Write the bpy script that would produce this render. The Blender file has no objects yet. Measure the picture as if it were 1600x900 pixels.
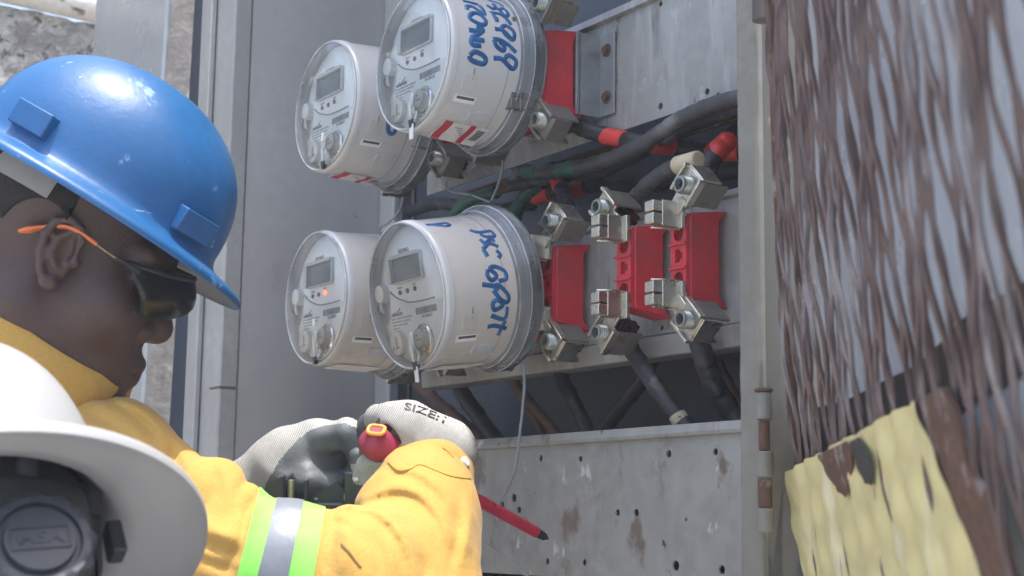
import bpy, math, random
import numpy as np
from mathutils import Matrix, Vector
random.seed(4); rng = np.random.default_rng(4)
S = bpy.context.scene; COL = S.collection

# ------------------------------------------------------------------ camera, sky, sun, exposure
FPX, ZC = 2400.0, 1.5
yaw, pitch, roll = (math.radians(a) for a in (56.3, 8.9, 0.75))
fw = np.array([-math.sin(yaw)*math.cos(pitch), math.cos(yaw)*math.cos(pitch), math.sin(pitch)])
_r0 = np.array([math.cos(yaw), math.sin(yaw), 0.0]); _u0 = np.cross(_r0, fw)
rt = math.cos(roll)*_r0 + math.sin(roll)*_u0
up = -math.sin(roll)*_r0 + math.cos(roll)*_u0
CAM = np.array([0.0, 0.0, ZC])
cd = bpy.data.cameras.new('camera'); cam = bpy.data.objects.new('camera', cd); COL.objects.link(cam)
cd.sensor_width = 36.0; cd.lens = 36.0*FPX/1600.0; cd.clip_start = 0.02; cd.clip_end = 2000
cam.matrix_world = Matrix([[rt[i], up[i], -fw[i], CAM[i]] for i in range(3)] + [[0, 0, 0, 1]])
cd.dof.use_dof = True; cd.dof.focus_distance = 1.56; cd.dof.aperture_fstop = 11.0
S.camera = cam
SUN = np.array([0.17, 0.035, 0.955]); SUN /= np.linalg.norm(SUN)
W = bpy.data.worlds.new('World'); S.world = W; W.use_nodes = True
wn = W.node_tree.nodes; wl = W.node_tree.links
sky = wn.new('ShaderNodeTexSky'); sky.sky_type = 'NISHITA'; sky.sun_disc = False
sky.sun_elevation = math.asin(SUN[2]); sky.sun_rotation = math.atan2(SUN[0], SUN[1])
sky.dust_density = 3.5; sky.ozone_density = .4
wl.new(sky.outputs[0], wn['Background'].inputs[0]); wn['Background'].inputs[1].default_value = 0.15
sl = bpy.data.lights.new('sun', 'SUN'); sl.energy = 2.3; sl.angle = math.radians(0.5); sl.color = (1.0, 0.95, 0.87)
so = bpy.data.objects.new('sun', sl); COL.objects.link(so)
so.rotation_euler = Vector(SUN).to_track_quat('Z', 'Y').to_euler()
S.view_settings.view_transform = 'Standard'; S.view_settings.look = 'None'
S.view_settings.exposure = 1.52; S.view_settings.gamma = 1.0
S.cycles.max_bounces = 8; S.cycles.transparent_max_bounces = 12

# ------------------------------------------------------------------ placing by sight line at a real distance
def ray(px, py): return fw + rt*(px-800)/FPX - up*(py-450)/FPX
def A(px, py, z): return CAM + ray(px, py)*z
def onY(px, py, y): d = ray(px, py); return CAM + d*(y/d[1])
def onX(px, py, x): d = ray(px, py); return CAM + d*(x/d[0])
def pix(P):
    Q = np.asarray(P) - CAM; z = Q @ fw
    return 800 + FPX*(Q @ rt)/z, 450 - FPX*(Q @ up)/z

# ------------------------------------------------------------------ materials
MATS = {}
def M(name, col, rough=0.6, metal=0.0, var=0.12, vscale=6.0, fine=0.05, fscale=60.0, bump=0.0, bscale=80.0, layers=(),
      coat=0.0, sheen=0.0, stretch=(1, 1, 1), emit=None, spec=0.5, wave=None, rvar=0.1, sss=0.0):
    """layers: (colour, threshold, softness, noise scale, stretch) patches of another colour that belong to the thing (rust, scratches, dirt)"""
    m = bpy.data.materials.new(name); m.use_nodes = True; MATS[name] = m
    nt = m.node_tree; N = nt.nodes; L = nt.links; b = N['Principled BSDF']
    tc = N.new('ShaderNodeTexCoord')
    def noise(scale, st=(1, 1, 1), det=5.0, rgh=0.55):
        mp = N.new('ShaderNodeMapping'); mp.inputs['Scale'].default_value = st[:3]
        if len(st) > 3: mp.inputs['Rotation'].default_value = (0, st[3], 0)
        L.new(tc.outputs['Object'], mp.inputs['Vector'])
        n = N.new('ShaderNodeTexNoise'); n.inputs['Scale'].default_value = scale
        n.inputs['Detail'].default_value = det; n.inputs['Roughness'].default_value = rgh
        L.new(mp.outputs[0], n.inputs['Vector']); return n
    def mix(fac, a, c, blend='MIX'):
        x = N.new('ShaderNodeMix'); x.data_type = 'RGBA'; x.blend_type = blend
        for s, v in ((0, fac), (6, a), (7, c)):
            if isinstance(v, (int, float)): x.inputs[s].default_value = v
            elif isinstance(v, tuple): x.inputs[s].default_value = (*v, 1)
            else: L.new(v, x.inputs[s])
        return x.outputs[2]
    def rng_(src, a, c, lo, hi):
        r = N.new('ShaderNodeMapRange'); L.new(src, r.inputs[0])
        for i, v in enumerate((a, c, lo, hi)): r.inputs[i+1].default_value = v
        return r.outputs[0]
    n1 = noise(vscale, stretch); n2 = noise(fscale)
    c = mix(rng_(n1.outputs[0], .3, .7, 0, 1), tuple(x*(1-var) for x in col), tuple(min(1, x*(1+var)) for x in col))
    c = mix(rng_(n2.outputs[0], .3, .7, 0, 1), c, tuple(x*(1-fine*3) for x in col)) if fine else c
    for (lc, th, sf, sc, st) in layers:
        n = noise(sc, st, 6.0, .6); c = mix(rng_(n.outputs[0], th, th+sf, 0, 1), c, lc)
    L.new(c, b.inputs['Base Color'])
    L.new(rng_(n1.outputs[0], .3, .7, max(.02, rough-rvar), min(1, rough+rvar)), b.inputs['Roughness'])
    b.inputs['Metallic'].default_value = metal; b.inputs['Coat Weight'].default_value = coat
    b.inputs['Coat Roughness'].default_value = .08
    b.inputs['Sheen Weight'].default_value = sheen; b.inputs['Specular IOR Level'].default_value = spec
    if sss: b.inputs['Subsurface Weight'].default_value = sss; b.inputs['Subsurface Radius'].default_value = (.01, .004, .003)
    if emit: b.inputs['Emission Color'].default_value = (*emit[0], 1); b.inputs['Emission Strength'].default_value = emit[1]
    if bump or wave:
        bp = N.new('ShaderNodeBump'); bp.inputs['Strength'].default_value = 1.0; bp.inputs['Distance'].default_value = bump or wave[1]
        if wave:
            w = N.new('ShaderNodeTexWave'); w.bands_direction = wave[2]; w.inputs['Scale'].default_value = wave[0]
            w.inputs['Distortion'].default_value = 1.2; w.inputs['Detail'].default_value = 1
            L.new(tc.outputs['Object'], w.inputs['Vector']); bp.inputs['Distance'].default_value = wave[1]
            L.new(w.outputs['Fac'], bp.inputs['Height'])
        else:
            L.new(noise(bscale, stretch).outputs[0], bp.inputs['Height'])
        L.new(bp.outputs[0], b.inputs['Normal'])
    return m
def clear(name, tint=(1, 1, 1), rough=0.04, veil_haze=0.06, hcol=(.8, .84, .86)):
    m = bpy.data.materials.new(name); m.use_nodes = True; MATS[name] = m
    nt = m.node_tree; N = nt.nodes; L = nt.links; N.remove(N['Principled BSDF'])
    t = N.new('ShaderNodeBsdfTransparent'); t.inputs[0].default_value = (*tint, 1)
    d = N.new('ShaderNodeBsdfDiffuse'); d.inputs[0].default_value = (*hcol, 1)
    g = N.new('ShaderNodeBsdfGlossy'); g.inputs['Roughness'].default_value = rough
    fr = N.new('ShaderNodeFresnel'); fr.inputs[0].default_value = 1.38
    tc = N.new('ShaderNodeTexCoord'); ns = N.new('ShaderNodeTexNoise'); ns.inputs['Scale'].default_value = 14; ns.inputs['Detail'].default_value = 6
    L.new(tc.outputs['Object'], ns.inputs['Vector'])
    mr = N.new('ShaderNodeMapRange'); L.new(ns.outputs[0], mr.inputs[0]); mr.inputs[1].default_value = .35; mr.inputs[2].default_value = .7
    mr.inputs[3].default_value = veil_haze*.4; mr.inputs[4].default_value = veil_haze*1.8
    a = N.new('ShaderNodeMixShader'); L.new(mr.outputs[0], a.inputs[0]); L.new(t.outputs[0], a.inputs[1]); L.new(d.outputs[0], a.inputs[2])
    x = N.new('ShaderNodeMixShader'); L.new(fr.outputs[0], x.inputs[0]); L.new(a.outputs[0], x.inputs[1]); L.new(g.outputs[0], x.inputs[2])
    L.new(x.outputs[0], N['Material Output'].inputs[0]); return m

RUST = (.13, .065, .042); DRUST = (.055, .03, .022)
V3 = (1, 1, .12)
GREY = M('cabinet_paint', (.30, .303, .288), .5, var=.16, vscale=5, fine=.05, bump=.0006, bscale=60, layers=(
    ((.37, .385, .38), .50, .25, 7, (1, 1, .6)), ((.22, .22, .215), .58, .16, 11, (1, 1, .5)), ((.38, .39, .38), .54, .14, 9, (4.5, 1, .7, .75)), ((.40, .40, .385), .63, .05, 34, (1, 1, .8)), ((.19, .18, .165), .60, .08, 12, (4, 1, .6, .9)), ((.14, .125, .11), .66, .03, 22, (1, 1, .5)), ((.12, .11, .10), .675, .025, 42, (1.4, 1, .7)), (RUST, .735, .02, 26, (1, 1, 1))))
APRON = M('stained_panel_paint', (.285, .288, .268), .55, var=.2, vscale=4, fine=.08, bump=.0009, bscale=45, layers=(
    ((.325, .33, .315), .50, .2, 6, (1, 1, .7)), ((.205, .20, .18), .54, .14, 9, (1, 1, .35)), ((.47, .475, .46), .64, .05, 26, (1.5, 1, .8)),
    ((.15, .125, .10), .60, .07, 17, (1, 1, .6)), ((.06, .052, .045), .68, .02, 44, (1.2, 1, 1, .5)), ((.06, .05, .045), .695, .015, 110, (1, 1, .7)), (RUST, .70, .03, 20, (1, 1, .5))))
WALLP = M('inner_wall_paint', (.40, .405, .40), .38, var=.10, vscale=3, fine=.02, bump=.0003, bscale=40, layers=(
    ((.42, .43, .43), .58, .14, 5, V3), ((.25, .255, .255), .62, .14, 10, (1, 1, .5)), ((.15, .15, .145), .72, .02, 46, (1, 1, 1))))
JAMB = M('jamb_paint', (.205, .20, .172), .6, var=.16, vscale=8, fine=.06, bump=.0009, bscale=70, layers=(
    ((.17, .165, .145), .58, .08, 22, (1, 1, .5)), ((.32, .32, .29), .62, .1, 9, (1, 1, .4)), ((.10, .07, .05), .68, .03, 42, (1, 1, .5))))
JAMBL = M('left_jamb_paint', (.34, .345, .335), .5, var=.14, vscale=7, fine=.05, bump=.0006, bscale=60, layers=(
    ((.20, .19, .18), .62, .07, 16, V3), ((.13, .10, .08), .72, .02, 30, (1, 1, 1))))
BACKP = M('veiled_back_paint', (.085, .10, .125), .7, var=.2, vscale=6, layers=(((.07, .07, .075), .55, .2, 6, V3),))  # bluish dark tone stands in for veiling glare over the gaps
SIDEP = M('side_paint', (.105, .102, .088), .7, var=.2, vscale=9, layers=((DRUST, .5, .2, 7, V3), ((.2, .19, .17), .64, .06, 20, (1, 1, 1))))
RUSTM = M('rusty_steel', (.13, .07, .045), .85, var=.35, vscale=25, fine=.1, fscale=150, bump=.0012, bscale=120, layers=(((.26, .23, .2), .58, .08, 30, (1, 1, 1)),))
MESHM = M('rusty_mesh', (.150, .105, .096), .5, .15, var=.35, vscale=14, fine=.08, bump=.0006, bscale=90, layers=(
    ((.26, .235, .24), .52, .1, 16, (1, 1, .4)), ((.40, .39, .40), .70, .03, 45, (1, 1, .5)), ((.08, .045, .03), .66, .06, 12, (1, 1, 1))))
GALV = M('galvanised', (.33, .35, .36), .42, .55, var=.2, vscale=20, fine=.06, layers=((RUST, .72, .05, 30, (1, 1, 1)),))
TIN = M('tinned_terminal', (.60, .57, .49), .30, .88, var=.18, vscale=50, fine=.04, bump=.0003, bscale=200, layers=(((.36, .30, .2), .62, .08, 60, (1, 1, 1)),))
TIND = M('dull_terminal', (.24, .23, .205), .5, .6, var=.25, vscale=50, layers=(((.17, .12, .08), .58, .1, 50, (1, 1, 1)),))
SCREW = M('screw_steel', (.36, .385, .36), .38, .8, var=.2, vscale=80)
DARK = M('hole_shade', (.02, .016, .014), .8, var=.2)
BLACK = M('black_plastic', (.022, .025, .03), .45, var=.2, vscale=20)
CHAR = M('charcoal_plastic', (.030, .037, .048), .42, var=.2, vscale=20)
RED = M('red_plastic', (.60, .036, .05), .46, var=.16, vscale=22, fine=.05, bump=.0003, bscale=200, layers=(((.34, .055, .055), .56, .14, 16, (1, 1, .6)), ((.50, .16, .15), .62, .1, 30, (1, 1, .4)), ((.55, .28, .26), .74, .04, 40, (1, 1, 1))))
REDD = M('red_recess_shade', (.22, .012, .02), .6, var=.2)  # darker copy of the red: shade inside holes put into the colour
REDT = M('red_tape', (.62, .05, .04), .45, var=.2, vscale=40)
GRNT = M('green_tape', (.02, .10, .075), .5, var=.2, vscale=40)
CABLE = M('black_cable', (.026, .028, .033), .5, var=.3, vscale=20, fine=.08, layers=(((.15, .145, .14), .60, .1, 16, (1, 1, 1)),))
CABLEG = M('grey_cable', (.052, .053, .057), .5, var=.25, vscale=20, fine=.06, layers=(((.18, .175, .17), .6, .12, 14, (1, 1, 1)),))
CABLEB = M('brown_cable', (.12, .062, .04), .7, var=.35, vscale=30, layers=(((.04, .035, .035), .52, .1, 14, (1, 1, 1)),))
CREAM = M('cream_cap', (.55, .48, .32), .6, var=.15, vscale=40, layers=(((.10, .07, .05), .66, .03, 60, (1, 1, 1)),))
COPPER = M('dull_copper', (.085, .045, .035), .5, .5, var=.3, vscale=60)
WIRE = M('grey_wire', (.27, .285, .30), .45, var=.12, vscale=30)
BARREL = M('meter_shell', (.57, .575, .57), .22, var=.05, vscale=8, fine=.015, coat=.35, layers=(((.42, .39, .34), .60, .2, 10, (1, 1, 1)), ((.30, .28, .25), .74, .03, 50, (1, 1, 1))))
BARRELW = M('warm_meter_shell', (.58, .555, .51), .24, var=.06, vscale=8, fine=.02, coat=.3, layers=(((.40, .36, .30), .56, .2, 12, (1, 1, 1)), ((.28, .25, .21), .73, .03, 50, (1, 1, 1))))
FACE = M('meter_face', (.82, .84, .82), .4, var=.02, vscale=10, fine=.01)
LABELG = M('label_grey', (.66, .71, .70), .4, var=.03, vscale=20, fine=.01)
INNER = M('bezel_inner', (.55, .57, .60), .5, var=.06)
PRINT = M('dark_print', (.10, .11, .12), .5, var=.1)
PRINTL = M('grey_print', (.27, .29, .30), .5, var=.1)
LCD = M('lcd_glass', (.19, .23, .24), .12, var=.12, vscale=40)
LCDF = M('lcd_surround', (.60, .62, .61), .4, var=.03)
LEDOFF = M('led_off', (.10, .105, .11), .25, var=.1)
LEDON = M('led_lit', (.9, .2, .08), .3, emit=((1.0, .10, .035), 1.6))
CLEAR = clear('clear_cover', (.985, .99, .99), .06, .07, (.92, .93, .92))
CLEARF = clear('clear_flange', (.72, .76, .80), .12, .22, (.62, .66, .70))
CLEARR = clear('clear_rim', (.9, .92, .93), .08, .45, (.78, .80, .80))
DIALP = clear('clear_dial', (.9, .91, .9), .1, .62, (.70, .71, .68))
MARK = M('blue_marker', (.022, .12, .31), .4, var=.4, vscale=90, fine=.1)
STICK = M('white_sticker', (.70, .68, .66), .5, var=.06, vscale=40)
STICKR = M('red_sticker_print', (.45, .03, .05), .5, var=.1)
HATB = M('blue_hat_plastic', (.009, .092, .255), .42, var=.07, vscale=6, fine=.02, coat=.08, bump=.0004, bscale=110, layers=(((.022, .115, .27), .56, .16, 4, (1, 1, 1)), 
    ((.02, .12, .32), .58, .14, 7, (1, 1, 1)), ((.20, .33, .54), .685, .015, 150, (1, .14, 1)), ((.15, .27, .47), .64, .05, 34, (.25, 1, 1)), ((.02, .08, .28), .70, .05, 30, (1, 1, 1))))
HATW = M('white_hat_plastic', (.345, .353, .36), .45, var=.02, vscale=6, fine=.008, coat=.1, layers=(((.62, .62, .60), .7, .06, 20, (1, 1, 1)),))
HATIN = M('hat_lining', (.22, .22, .215), .7, var=.1)
STRAP = M('grey_strap', (.28, .27, .25), .8, var=.15, vscale=60)
SKIN = M('dark_skin', (.074, .040, .035), .42, var=.22, vscale=14, fine=.09, fscale=380, bump=.0006, bscale=700, sss=.04)
HAIR = M('black_hair', (.012, .010, .010), .8, var=.3, vscale=80, bump=.0015, bscale=500)
YEL = M('yellow_cloth', (.53, .318, .082), .88, var=.07, vscale=9, fine=.05, fscale=420, sheen=.12, bump=.0026, bscale=38, spec=.2, layers=(((.70, .38, .05), .60, .2, 6, (1, 1, 1)), ((.52, .40, .17), .70, .08, 14, (1, 1, 1))))
SEAM = M('ochre_thread', (.42, .24, .035), .9)
GRN = M('lime_tape', (.26, .83, .11), .7, var=.05, vscale=30, bump=.0003, bscale=300)
SILV = M('silver_tape', (.20, .22, .255), .45, .15, var=.10, vscale=30, bump=.0005, bscale=90)
KNIT = M('white_knit', (.45, .445, .425), .95, var=.08, vscale=30, fine=.05, fscale=200, wave=(230, .0007, 'DIAGONAL'), layers=(((.45, .44, .42), .62, .15, 30, (1, 1, 1)),))
COATG = M('grey_glove_coating', (.10, .112, .118), .6, var=.2, vscale=40, fine=.05, bump=.0008, bscale=160)
DENIM = M('navy_trousers', (.03, .04, .07), .9, var=.2, vscale=30)
BOOT = M('brown_boot', (.06, .04, .03), .6, var=.2)
SHIRT = M('grey_shirt', (.20, .21, .23), .9, var=.15)
HANDLE = M('maroon_grip', (.30, .028, .065), .5, var=.12, vscale=60, fine=.04, bump=.0003, bscale=300)
ORNG = M('orange_ring', (.85, .33, .05), .5, var=.06)
REDS = M('red_sleeve', (.45, .02, .055), .35, var=.1, vscale=40)
TIP = M('blackened_tip', (.03, .035, .035), .4, .5, var=.2)
ORNT = M('orange_temple', (.75, .20, .07), .4, var=.06)
LENS = M('dark_lens', (.008, .010, .013), .14, var=.1, spec=.35)
GOLD = M('clear_temple', (.45, .38, .22), .2, .5, var=.3, vscale=120)
PANE = M('door_sheet', (.58, .63, .69), .28, 0, var=.14, vscale=7, fine=.03, rvar=.08, coat=.4, layers=(((.46, .50, .55), .60, .14, 5, (1, 1, .4)), ((.66, .70, .76), .60, .12, 9, (1, 1, .5))))
YPLATE = M('yellow_paint_plate', (.70, .61, .30), .55, var=.10, vscale=30, fine=.05, bump=.0015, bscale=60, layers=(
    ((.78, .72, .52), .55, .12, 14, (1, 1, .3)), ((.80, .50, .08), .66, .06, 26, (1, 1, .4)), ((.34, .17, .07), .70, .05, 20, (1, 1, .5)), ((.06, .045, .035), .755, .03, 24, (1, 1, .5))))
STEELP = M('smooth_grey_steel', (.40, .42, .43), .30, .3, var=.06, vscale=3, fine=.02, layers=(((.50, .51, .51), .56, .15, 3, (1, 1, .3)), ((.10, .10, .10), .74, .02, 40, (4, 4, .15)), ((.30, .29, .26), .64, .1, 12, V3)))
CRUST = M('crusted_steel', (.27, .255, .24), .8, var=.25, vscale=14, fine=.1, bump=.003, bscale=60, layers=(((.40, .38, .34), .56, .08, 20, (1, 1, .6)), ((.12, .07, .045), .58, .1, 10, V3)))
GAPDARK = M('navy_gap_dark', (.018, .03, .055), .6, var=.1)  # darkness of deep gaps and recesses put into the colour
PLAST = M('peeling_whitewash', (.56, .53, .48), .9, var=.3, vscale=10, fine=.12, fscale=70, bump=.045, bscale=30, layers=(((.30, .275, .25), .50, .04, 22, (1, 1, 1)), ((.12, .11, .10), .585, .04, 34, (1, 1, 1)), ((.64, .61, .56), .60, .03, 14, (1, 1, .6))))
COPE = M('weathered_coping', (.62, .58, .52), .85, var=.2, vscale=10, bump=.004, bscale=60, layers=(((.16, .13, .10), .60, .05, 26, (1, .5, 1)),))
CONC = M('concrete_ground', (.42, .41, .385), .9, var=.2, vscale=1.5, fine=.08, bump=.003, bscale=50)
TAG = M('white_tag', (.78, .79, .79), .5, var=.04)

# ------------------------------------------------------------------ mesh builder
def nrm(v): v = np.asarray(v, float); return v/(np.linalg.norm(v)+1e-12)
def frame(d, hint=(0, 0, 1)):
    d = nrm(d); h = np.array(hint, float)
    if abs(d @ nrm(h)) > .97: h = np.array([1.0, 0, 0])
    a = nrm(np.cross(h, d)); return a, np.cross(d, a), d
def cat(pts, n=8):
    P = [np.asarray(p, float) for p in pts]
    if len(P) < 3: return [P[0]+(P[1]-P[0])*t for t in np.linspace(0, 1, n+1)]
    P = [2*P[0]-P[1]] + P + [2*P[-1]-P[-2]]; out = []
    for i in range(1, len(P)-2):
        for t in np.linspace(0, 1, n, endpoint=False):
            a, b, c, d = P[i-1:i+3]
            out.append(.5*((2*b)+(-a+c)*t+(2*a-5*b+4*c-d)*t*t+(-a+3*b-3*c+d)*t**3))
    return out + [P[-2]]
class MB:
    def __init__(s): s.v = []; s.f = []; s.m = []
    def add(s, v, f, m=0):
        o = len(s.v); s.v += [tuple(map(float, p)) for p in v]; s.f += [tuple(i+o for i in q) for q in f]
        s.m += ([m]*len(f) if isinstance(m, int) else list(m)); return s
    def box(s, c, size, R=None, m=0):
        c = np.asarray(c, float); h = np.asarray(size, float)/2; R = np.eye(3) if R is None else R
        v = [c + R @ (h*np.array(k)) for k in ((-1,-1,-1),(1,-1,-1),(1,1,-1),(-1,1,-1),(-1,-1,1),(1,-1,1),(1,1,1),(-1,1,1))]
        return s.add(v, [(0,3,2,1),(4,5,6,7),(0,1,5,4),(1,2,6,5),(2,3,7,6),(3,0,4,7)], m)
    def bx(s, x0, x1, y0, y1, z0, z1, m=0): return s.box(((x0+x1)/2, (y0+y1)/2, (z0+z1)/2), (x1-x0, y1-y0, z1-z0), None, m)
    def cyl(s, p0, p1, r0, r1=None, n=24, m=0, cap=True):
        p0 = np.asarray(p0, float); p1 = np.asarray(p1, float); r1 = r0 if r1 is None else r1
        a, b, _ = frame(p1-p0); t = np.linspace(0, 2*math.pi, n, endpoint=False)
        v = [p0+r0*(a*math.cos(x)+b*math.sin(x)) for x in t] + [p1+r1*(a*math.cos(x)+b*math.sin(x)) for x in t]
        f = [(i, (i+1) % n, n+(i+1) % n, n+i) for i in range(n)]
        if cap: f += [tuple(range(n-1, -1, -1)), tuple(range(n, 2*n))]
        return s.add(v, f, m)
    def tube(s, pts, r, n=10, m=0, sm=6, flat=1.0):
        P = cat(pts, sm) if sm else [np.asarray(p, float) for p in pts]; k = len(P)
        r = np.interp(np.linspace(0, 1, k), np.linspace(0, 1, len(r)), r) if hasattr(r, '__len__') else [r]*k
        v = []; a = None
        for i in range(k):
            d = nrm(P[min(i+1, k-1)]-P[max(i-1, 0)])
            if a is None: a = frame(d)[0]
            a = nrm(a - d*(a @ d)); b = np.cross(d, a)
            v += [P[i]+r[i]*(a*math.cos(x)+b*flat*math.sin(x)) for x in np.linspace(0, 2*math.pi, n, endpoint=False)]
        f = [(i*n+j, i*n+(j+1) % n, (i+1)*n+(j+1) % n, (i+1)*n+j) for i in range(k-1) for j in range(n)]
        f += [tuple(range(n-1, -1, -1)), tuple((k-1)*n+j for j in range(n))]
        return s.add(v, f, m)
    def lathe(s, prof, n=72, c=(0, 0, 0), m=0, close=False):   # profile (radius, y) round the local Y axis
        c = np.asarray(c, float); k = len(prof); v = []
        for (r, y) in prof: v += [c+np.array([r*math.cos(t), y, r*math.sin(t)]) for t in np.linspace(0, 2*math.pi, n, endpoint=False)]
        K = k if close else k-1
        f = [(i*n+j, ((i+1) % k)*n+j, ((i+1) % k)*n+(j+1) % n, i*n+(j+1) % n) for i in range(K) for j in range(n)]
        return s.add(v, f, m)
    def prism(s, poly, fn, h, m=0):   # poly of (a,b); fn(a,b,t) -> point, t = 0 / h
        k = len(poly); v = [fn(a, b, 0) for a, b in poly] + [fn(a, b, h) for a, b in poly]
        f = [(i, (i+1) % k, k+(i+1) % k, k+i) for i in range(k)] + [tuple(range(k-1, -1, -1)), tuple(range(k, 2*k))]
        return s.add(v, f, m)
    def ball(s, c, r, n=12, m=0):
        c = np.asarray(c, float); r = np.asarray(r if hasattr(r, '__len__') else (r, r, r), float); v = []
        for i in range(n+1):
            th = math.pi*i/n
            v += [c+r*np.array([math.sin(th)*math.cos(p), math.sin(th)*math.sin(p), math.cos(th)]) for p in np.linspace(0, 2*math.pi, 2*n, endpoint=False)]
        return s.add(v, [(i*2*n+j, (i+1)*2*n+j, (i+1)*2*n+(j+1) % (2*n), i*2*n+(j+1) % (2*n)) for i in range(n) for j in range(2*n)], m)
    def grid(s, P, m=0, thick=None, closed=False):   # P[i][j] points; thick = offsets of the far side
        P = np.asarray(P, float); a, b = P.shape[:2]; v = list(P.reshape(-1, 3)); B = b if closed else b-1
        f = [(i*b+j, i*b+(j+1) % b, (i+1)*b+(j+1) % b, (i+1)*b+j) for i in range(a-1) for j in range(B)]
        if thick is not None:
            Q = P + np.asarray(thick, float); o = a*b; v += list(Q.reshape(-1, 3)); f += [tuple(o+i for i in q[::-1]) for q in f]
            ed = [(i*b, (i+1)*b) for i in range(a-1)] + [((i+1)*b+b-1, i*b+b-1) for i in range(a-1)] if not closed else []
            ed += [(j+1 if j+1 < b else 0, j) for j in range(B)] + [((a-1)*b+j, (a-1)*b+(j+1) % b) for j in range(B)]
            f += [(x, y, o+y, o+x) for x, y in ed]
        return s.add(v, f, m)
MWORLD = {}
def link(o, parent=None, mw=None):
    COL.objects.link(o)
    if parent is not None: o.parent = parent
    return o
def build(mb, name, mats, parent=None, local=False, smooth=35, bevel=0, seg=2, kind=None, label=None):
    """one mesh object; coordinates are the world's unless local (then the parent's own)"""
    mats = mats if isinstance(mats, (list, tuple)) else [mats]
    v = np.array(mb.v)
    if parent is not None and not local:
        Mi = np.array(MWORLD[parent.name].inverted()); v = v @ Mi[:3, :3].T + Mi[:3, 3]
    org = None
    if parent is None:
        org = (v.min(0)+v.max(0))/2; org[2] = v[:, 2].min(); v = v - org
    me = bpy.data.meshes.new(name); me.from_pydata([tuple(p) for p in v], [], mb.f)
    for m in mats: me.materials.append(m)
    me.polygons.foreach_set('material_index', mb.m); me.update()
    if smooth:
        me.polygons.foreach_set('use_smooth', [True]*len(me.polygons)); me.set_sharp_from_angle(angle=math.radians(smooth))
    o = bpy.data.objects.new(name, me); link(o, parent)
    if org is not None: o.location = org; MWORLD[o.name] = Matrix.Translation(Vector(org))
    else: MWORLD[o.name] = MWORLD[parent.name]
    if bevel:
        b = o.modifiers.new('bevel', 'BEVEL'); b.width = bevel; b.segments = seg; b.limit_method = 'ANGLE'; b.angle_limit = math.radians(40)
        b.harden_normals = False
    if kind: o['kind'] = kind
    if label: o['label'] = label
    return o
def tag(o, label, category, group=None, kind=None):
    o['label'] = label; o['category'] = category
    if group: o['group'] = group
    if kind: o['kind'] = kind
    return o
def thing(name, label, category, loc, R=None, group=None):
    o = bpy.data.objects.new(name, None); COL.objects.link(o); o.empty_display_size = .05
    m = Matrix.Translation(Vector(loc)) @ (R.to_4x4() if R is not None else Matrix.Identity(4))
    o.matrix_world = m; MWORLD[o.name] = m
    return tag(o, label, category, group)
def plate(outline, holes, thick):   # flat perforated plate in (a,b), triangulated by Blender's 2D curve fill -> verts, faces in (a, b, t)
    cu = bpy.data.curves.new('plate', 'CURVE'); cu.dimensions = '2D'; cu.fill_mode = 'BOTH'; cu.extrude = thick/2
    for ring in [outline] + holes:
        sp = cu.splines.new('POLY'); sp.points.add(len(ring)-1); sp.use_cyclic_u = True
        for p, (a, b) in zip(sp.points, ring): p.co = (a, b, 0, 1)
    o = bpy.data.objects.new('plate', cu); me = o.to_mesh()
    v = [tuple(x.co) for x in me.vertices]; f = [tuple(p.vertices) for p in me.polygons]
    o.to_mesh_clear(); bpy.data.objects.remove(o); bpy.data.curves.remove(cu); return v, f
def ring(a, b, r, n=14, ry=None): return [(a+r*math.cos(t), b+(ry or r)*math.sin(t)) for t in np.linspace(0, 2*math.pi, n, endpoint=False)]
def text(s, size=1.0, thick=0.0, bold=0.0):   # lettering as a mesh -> verts (x right, y up, z out), faces
    cu = bpy.data.curves.new('lettering', 'FONT'); cu.body = s; cu.size = size; cu.extrude = thick; cu.offset = bold
    cu.align_x = 'CENTER'; cu.align_y = 'CENTER'; cu.resolution_u = 3
    o = bpy.data.objects.new('lettering', cu); me = o.to_mesh()
    v = [tuple(x.co) for x in me.vertices]; f = [tuple(p.vertices) for p in me.polygons]
    o.to_mesh_clear(); bpy.data.objects.remove(o); bpy.data.curves.remove(cu); return v, f

# ------------------------------------------------------------------ smooth bodies: distance fields and surface nets
def sph(P, c, r): return np.linalg.norm(P-c, axis=-1)-r
def ell(P, c, r, R=None):
    q = P-np.asarray(c)
    if R is not None: q = q @ R
    r = np.asarray(r, float); k0 = np.linalg.norm(q/r, axis=-1); k1 = np.linalg.norm(q/(r*r), axis=-1)+1e-9
    return k0*(k0-1)/k1
def cap(P, a, b, ra, rb=None):
    a = np.asarray(a, float); b = np.asarray(b, float); rb = ra if rb is None else rb
    ba = b-a; h = np.clip(((P-a) @ ba)/(ba @ ba+1e-12), 0, 1)
    return np.linalg.norm(P-a-h[..., None]*ba, axis=-1)-(ra+(rb-ra)*h)
def su(a, b, k): h = np.clip(.5+.5*(b-a)/k, 0, 1); return b+(a-b)*h-k*h*(1-h)
def ss(a, b, k): return -su(-a, b, k)     # a minus b
def chain(P, pts, rr, k=.012):
    d = None
    for i in range(len(pts)-1):
        c = cap(P, pts[i], pts[i+1], rr[i], rr[i+1]); d = c if d is None else su(d, c, k)
    return d
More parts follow.
